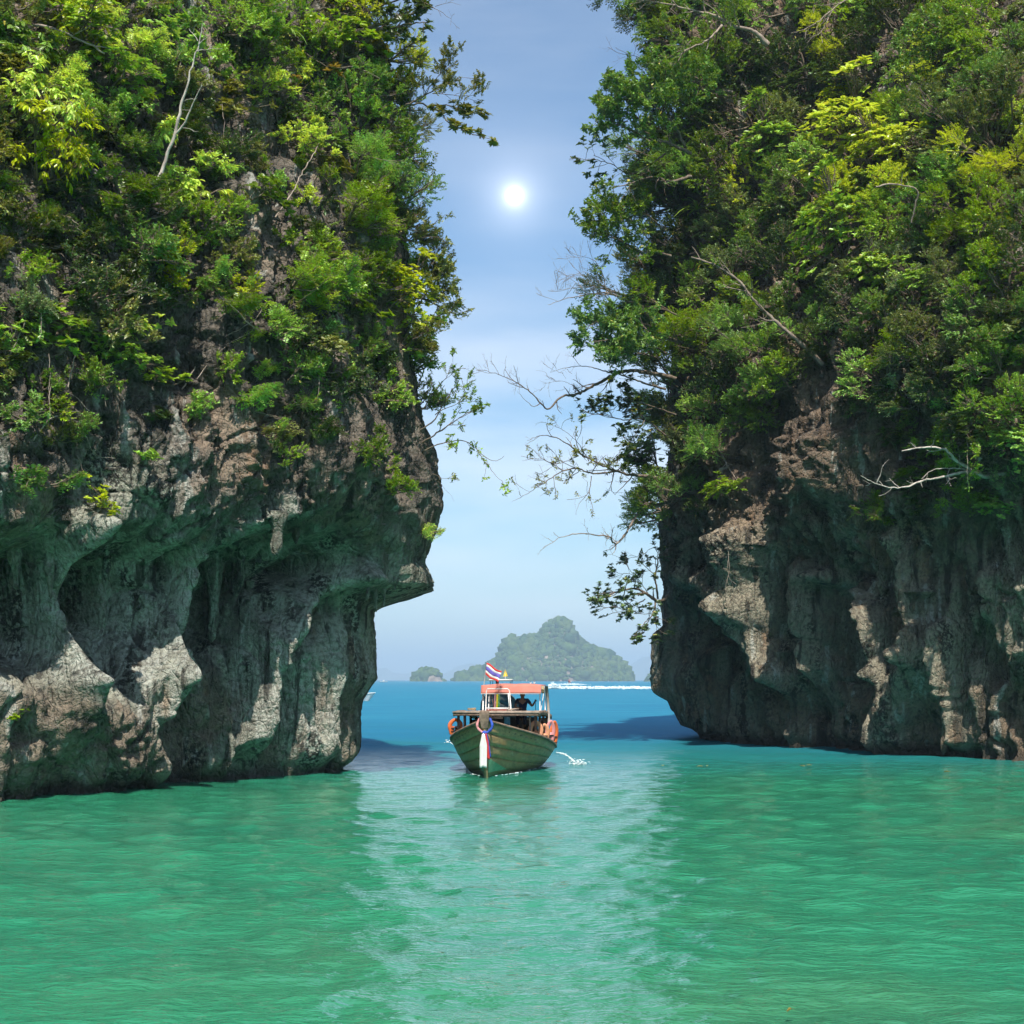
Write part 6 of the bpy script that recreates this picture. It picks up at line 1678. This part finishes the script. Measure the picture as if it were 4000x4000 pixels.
sp = np.stack([x0 + .80 + rng.normal(0, .17, n), y0_ - .1 + rng.normal(0, .14, n), np.abs(rng.normal(0, .09, n)) + .02, rng.uniform(.008, .034, n)], 1)
foam_patch('splash', np.concatenate([sp, jp]), 'white splash where the bilge water falls', 'splash')
n = 150
q = rng.uniform(0, 1, n)
sidew = rng.choice([-1, 1], n)
pp = np.array([bw(s * (float(H1.b(u * 7)) * .60 + .10 + abs(rng.normal(0, .07))), .25 + u * 6.8, .015) for s, u in zip(sidew, q)])
foam_patch('bow_wave', np.concatenate([pp, rng.uniform(.008, .026, (n, 1))], 1), 'thin line of foam along the waterline of the wooden boat')

# ---- the second long boat right behind it
b2 = empty('longtail_boat', at(1944, 2655, 86.0) * [1, 1, 0], math.radians(-2))
tag(b2, 'grey long boat with a white roof right behind the wooden boat', 'boat')
H2 = Hull(10.0, [(-.3, .05), (0, .08), (.4, .42), (1, .78), (2, 1.0), (4, 1.15), (8, 1.1), (10, .8)], [(0, 2.55), (.4, 2.42), (1, 2.20), (2, 1.85), (3.5, 1.45), (6, 1.1), (10, 1.1)], -.4, .28)
hull_parts(b2, H2, 5, M['hull_grey'], M['hull_grey'])
MB().tube([(0, .05, .2), (0, -.2, 1.6), (0, -.42, 2.7), (0, -.55, 3.25)], [.07, .08, .08, .10], 8).build('stem', M['post'], b2, smooth=True)
for s in (-1, 1):
    for y in (3.6, 6.6): MB().tube([(s * .60, y, 1.2), (s * .60, y, 3.14)], .022, 6).build('roof_post', M['steel'], b2)
MB().box((0, 5.1, 3.18), (1.34, 3.6, .10)).build('roof', M['white'], b2)
g2 = empty('bow_garland', at(1944, 2655, 86.0) * [1, 1, 0]); tag(g2, 'long pink, yellow and green ribbons on the bow of the grey boat', 'garland')
for k, (mt, x) in enumerate((('pink', -.12), ('yellow', .0), ('green_cloth', .10))):
    z = np.linspace(2.62, 1.35 + .1 * k, 8)
    A = np.stack([np.stack([x - .05 + 0 * z - .05 * (2.6 - z), -.55 + .24 * (2.6 - z), z], -1), np.stack([x + .05 + 0 * z - .05 * (2.6 - z), -.56 + .24 * (2.6 - z), z], -1)], 1)
    MB().solid(A, A + [0, .01, 0]).build('ribbon', M[mt], g2)
MB().ball((0.02, -.50, 2.62), (.17, .14, .10), 10, 7).build('knot', M['green_cloth'], g2, smooth=True)
f2 = empty('flag', at(1974, 2652, 90.0)); tag(f2, 'small plain yellow flag above the white-roofed boat', 'flag')
MB().tube([(0, 0, -.1), (0, 0, .62)], .012, 6).build('staff', M['steel'], f2)
MB().add([(.0, 0, .60), (.14, .02, .16), (-.13, .02, .14), (0, .012, .60), (.14, .032, .16), (-.13, .032, .14)], [[0, 2, 1], [3, 4, 5]]).build('cloth', M['yellow'], f2)
person('person', tuple(at(1974, 2655, 92.0) * [1, 1, 0] + np.array([0, 0, 2.02])), 0, SIT, M['navy'], M['navy'], 'person in dark clothes under the white roof of the grey boat')
MB().box((.45, 6.3, 1.75), (.9, .6, .5)).build('helm_bench', M['hull_grey'], b2)

# ---- speedboats
def speedboat(name, loc, rz, L, hullmat, label, cabin=False, top=False):
    o = empty(name, loc, rz); k = L / 7.0
    hh = Hull(7.0, [(-.3, .05), (0, .06), (.6, .45), (1.5, .85), (3, 1.10), (5, 1.15), (7, 1.1)], [(0, 1.15), (2, .95), (4, .85), (7, .80)], -.3, .75)
    ys = np.linspace(0, 7, 20); v = np.linspace(0.05, 1, 7)
    for s in (-1, 1):
        Y, Vv = np.meshgrid(ys, v, indexing='ij')
        A = hh.pt(Y, Vv, s, .02); B = hh.pt(Y, Vv, s, -.01)
        if s < 0: A, B = A[:, ::-1], B[:, ::-1]
        MB().solid(A[:, ::-1], B[:, ::-1]).build('hull_side', hullmat, o, smooth=True)
        Y, Vv = np.meshgrid(ys, np.linspace(.84, 1.0, 3), indexing='ij')
        A = hh.pt(Y, Vv, s, .035)
        if s < 0: A = A[:, ::-1]
        MB().solid(A[:, ::-1], A[:, ::-1] - [s * .01, 0, 0]).build('rubbing_strake', M['white'], o, smooth=True)
    G = np.stack([hh.pt(ys, 0 * ys + .93, -1), hh.pt(ys, 0 * ys + .93, 1)], 1)
    MB().grid(G[:, ::-1]).build('deck', M['white'], o)
    MB().box((0, 7.0, .35), (2.1, .06, 1.0)).build('transom', M['white'], o)
    c = np.array([[(-.6, 2.6, .8), (.6, 2.6, .8), (.7, 4.4, .8), (-.7, 4.4, .8), (-.6, 2.6, .8)], [(-.5, 3.1, 1.3), (.5, 3.1, 1.3), (.6, 4.3, 1.35), (-.6, 4.3, 1.35), (-.5, 3.1, 1.3)]], float)
    if cabin: c[1] = c[1] + [0, 0, .6]
    MB().grid(c).add(c[1][:4], [[0, 1, 2, 3]]).build('console', M['white'], o)
    MB().add([(-.48, 3.05, 1.3), (.48, 3.05, 1.3), (.42, 3.35, 1.75), (-.42, 3.35, 1.75), (-.48, 3.08, 1.3), (.48, 3.08, 1.3), (.42, 3.38, 1.75), (-.42, 3.38, 1.75)], [[0, 1, 2, 3], [7, 6, 5, 4]]).build('windscreen', M['glass_dark'], o)
    for x in (-.35, .35):
        MB().box((x, 7.25, .75), (.34, .45, .75)).box((x, 7.2, .1), (.14, .25, .7)).build('outboard_motor', M['white'], o)
    if top:
        for x in (-.9, .9):
            for y in (3.0, 6.0): MB().tube([(x, y, .8), (x, y, 2.25)], .03, 6).build('roof_post', M['steel'], o)
        MB().box((0, 4.5, 2.30), (2.1, 3.6, .10)).build('roof', M['white'], o)
    o.scale = (k, k, k)
    return tag(o, label, 'boat')
def ground(px, Y): return np.array([(px - CX) / FPX * Y, Y, 0.0])
p = ground(2030, 405.0)
speedboat('speedboat', tuple(p), math.radians(-80), 6.4, M['navy_paint'], 'white and navy speedboat with two standing people above the canopy')
person('person', tuple(ground(2073, 405) + [0, 0, 1.95]), .3, STAND, M['white'], M['navy'], 'person in white standing in the navy speedboat, nearer its bow')
person('person', tuple(ground(2087, 405.4) + [0, 0, 2.05]), -.3, STAND, M['cloth_white'], M['navy'], 'person in white standing in the navy speedboat, nearer its stern')
p = ground(2226, 900.0)
speedboat('speedboat', tuple(p), math.radians(4), 7.5, M['white'], 'distant speedboat full of people heading straight on in front of the island', top=False)
for k, (dx, dy, dz, mt) in enumerate(((-.7, 3.2, 1.7, 'navy'), (.1, 3.5, 1.75, 'red'), (.75, 3.3, 1.7, 'cloth_white'), (-.3, 5.0, 2.6, 'orange'))):
    person('person', (p[0] + dx, p[1] + dy, dz), 0, SIT if k < 3 else STAND, M[mt], M['navy'], ['person in dark clothes in the distant crowded speedboat', 'person in red in the distant crowded speedboat', 'person in white in the distant crowded speedboat', 'person in orange standing highest in the distant crowded speedboat'][k], 1.15)
p = ground(1446, 222.0)
speedboat('speedboat', tuple(p), math.radians(-95), 8.0, M['white'], 'white motor boat half hidden behind the foot of the undercut cliff', cabin=True, top=False).rotation_euler = (0, 0, math.radians(82))
p = ground(1512, 1900.0)
speedboat('speedboat', tuple(p), math.radians(70), 9.0, M['white'], 'tiny white boat far off under the faint blue ridge', cabin=True)
# wakes
rng = np.random.default_rng(21)
n = 3000
u = rng.uniform(0, 1, n) ** 0.85
xw = (2120 - CX) / FPX * 520 + u * 46
ww = np.stack([xw, 520 + rng.normal(0, 1.0, n) * (4 + 7 * u) + 6 * u, .05 + np.abs(rng.normal(0, .35, n)) * (1.05 - .45 * u) + .8 * np.exp(-((u - .08) / .035) ** 2) * rng.uniform(0, 2.0, n), rng.uniform(.08, .36, n)], 1)
foam_patch('wake_foam', ww, 'long white wake streak crossing behind the wooden boat', 'wake')
n = 900
q = ground(2226, 895)
ww = np.stack([q[0] + rng.normal(0, 3.6, n), q[1] + rng.normal(0, 3, n), np.abs(rng.normal(0, .35, n)), rng.uniform(.06, .28, n)], 1)
foam_patch('wake_foam', ww, 'white bow wave of the distant crowded speedboat', 'wake')
n = 120
q = ground(1800, 84)
ww = np.stack([(1822 - CX) / FPX * 75 + rng.normal(0, .45, n), 75 + rng.normal(0, .8, n), np.abs(rng.normal(0, .07, n)) + .01, rng.uniform(.02, .07, n)], 1)
foam_patch('wake_foam', ww, 'patch of white foam behind the roof of the wooden boat', 'wake')

# fallen leaves adrift on the lagoon
for k, (x, y) in enumerate(((2735, 3004), (2765, 3003), (3135, 3003), (3160, 3000), (3540, 3020), (3700, 3026), (3090, 3990), (2590, 3001))):
    Y = 18666.0 / (y - 2655) if y < 3900 else 14.2
    Y = CZ * FPX / (y - HY)
    s = 0.13 if Y > 20 else 0.05
    c = np.array([(x - CX) / FPX * Y, Y, 0.10])
    V = np.array([(-s, 0, 0), (-.2 * s, .45 * s, .03), (s, .1 * s, .01), (-.2 * s, -.45 * s, .03), (-s, 0, -.01), (-.2 * s, .45 * s, .02), (s, .1 * s, 0), (-.2 * s, -.45 * s, .02)])
    o = MB().add(V, [[0, 3, 2, 1], [4, 5, 6, 7]]).build('floating_leaf', M['leaf_gold'], loc=tuple(c))
    o.rotation_euler = (0, 0, k * 1.1)
    tag(o, ['orange leaf adrift, left of a close pair off the dark cliff', 'orange leaf adrift, right of a close pair off the dark cliff', 'orange leaf adrift under the hanging buttress, left of two', 'orange leaf adrift under the hanging buttress, right of two', 'orange leaf adrift off the second cave of the dark cliff', 'orange leaf adrift farthest along the foot of the dark cliff', 'orange leaf adrift in the foreground at the bottom edge', 'orange leaf adrift closest to the boat'][k], 'leaf', 'leaves adrift on the lagoon')

# look-alikes told apart by their height on the rock
by = {}
for o in COL.objects:
    if o.parent is None and o.get('label') and o.get('group') and o.get('category') in ('shrub', 'twig', 'vine'): by.setdefault(o['label'], []).append(o)
for lab, os_ in by.items():
    if len(os_) > 1:
        os_.sort(key=lambda q: -q.location.z)
        words = {2: ['higher one', 'lower one'], 3: ['highest of three', 'middle of three', 'lowest of three']}.get(len(os_))
        if words:
            for q, w_ in zip(os_, words): q['label'] = lab + ', ' + w_
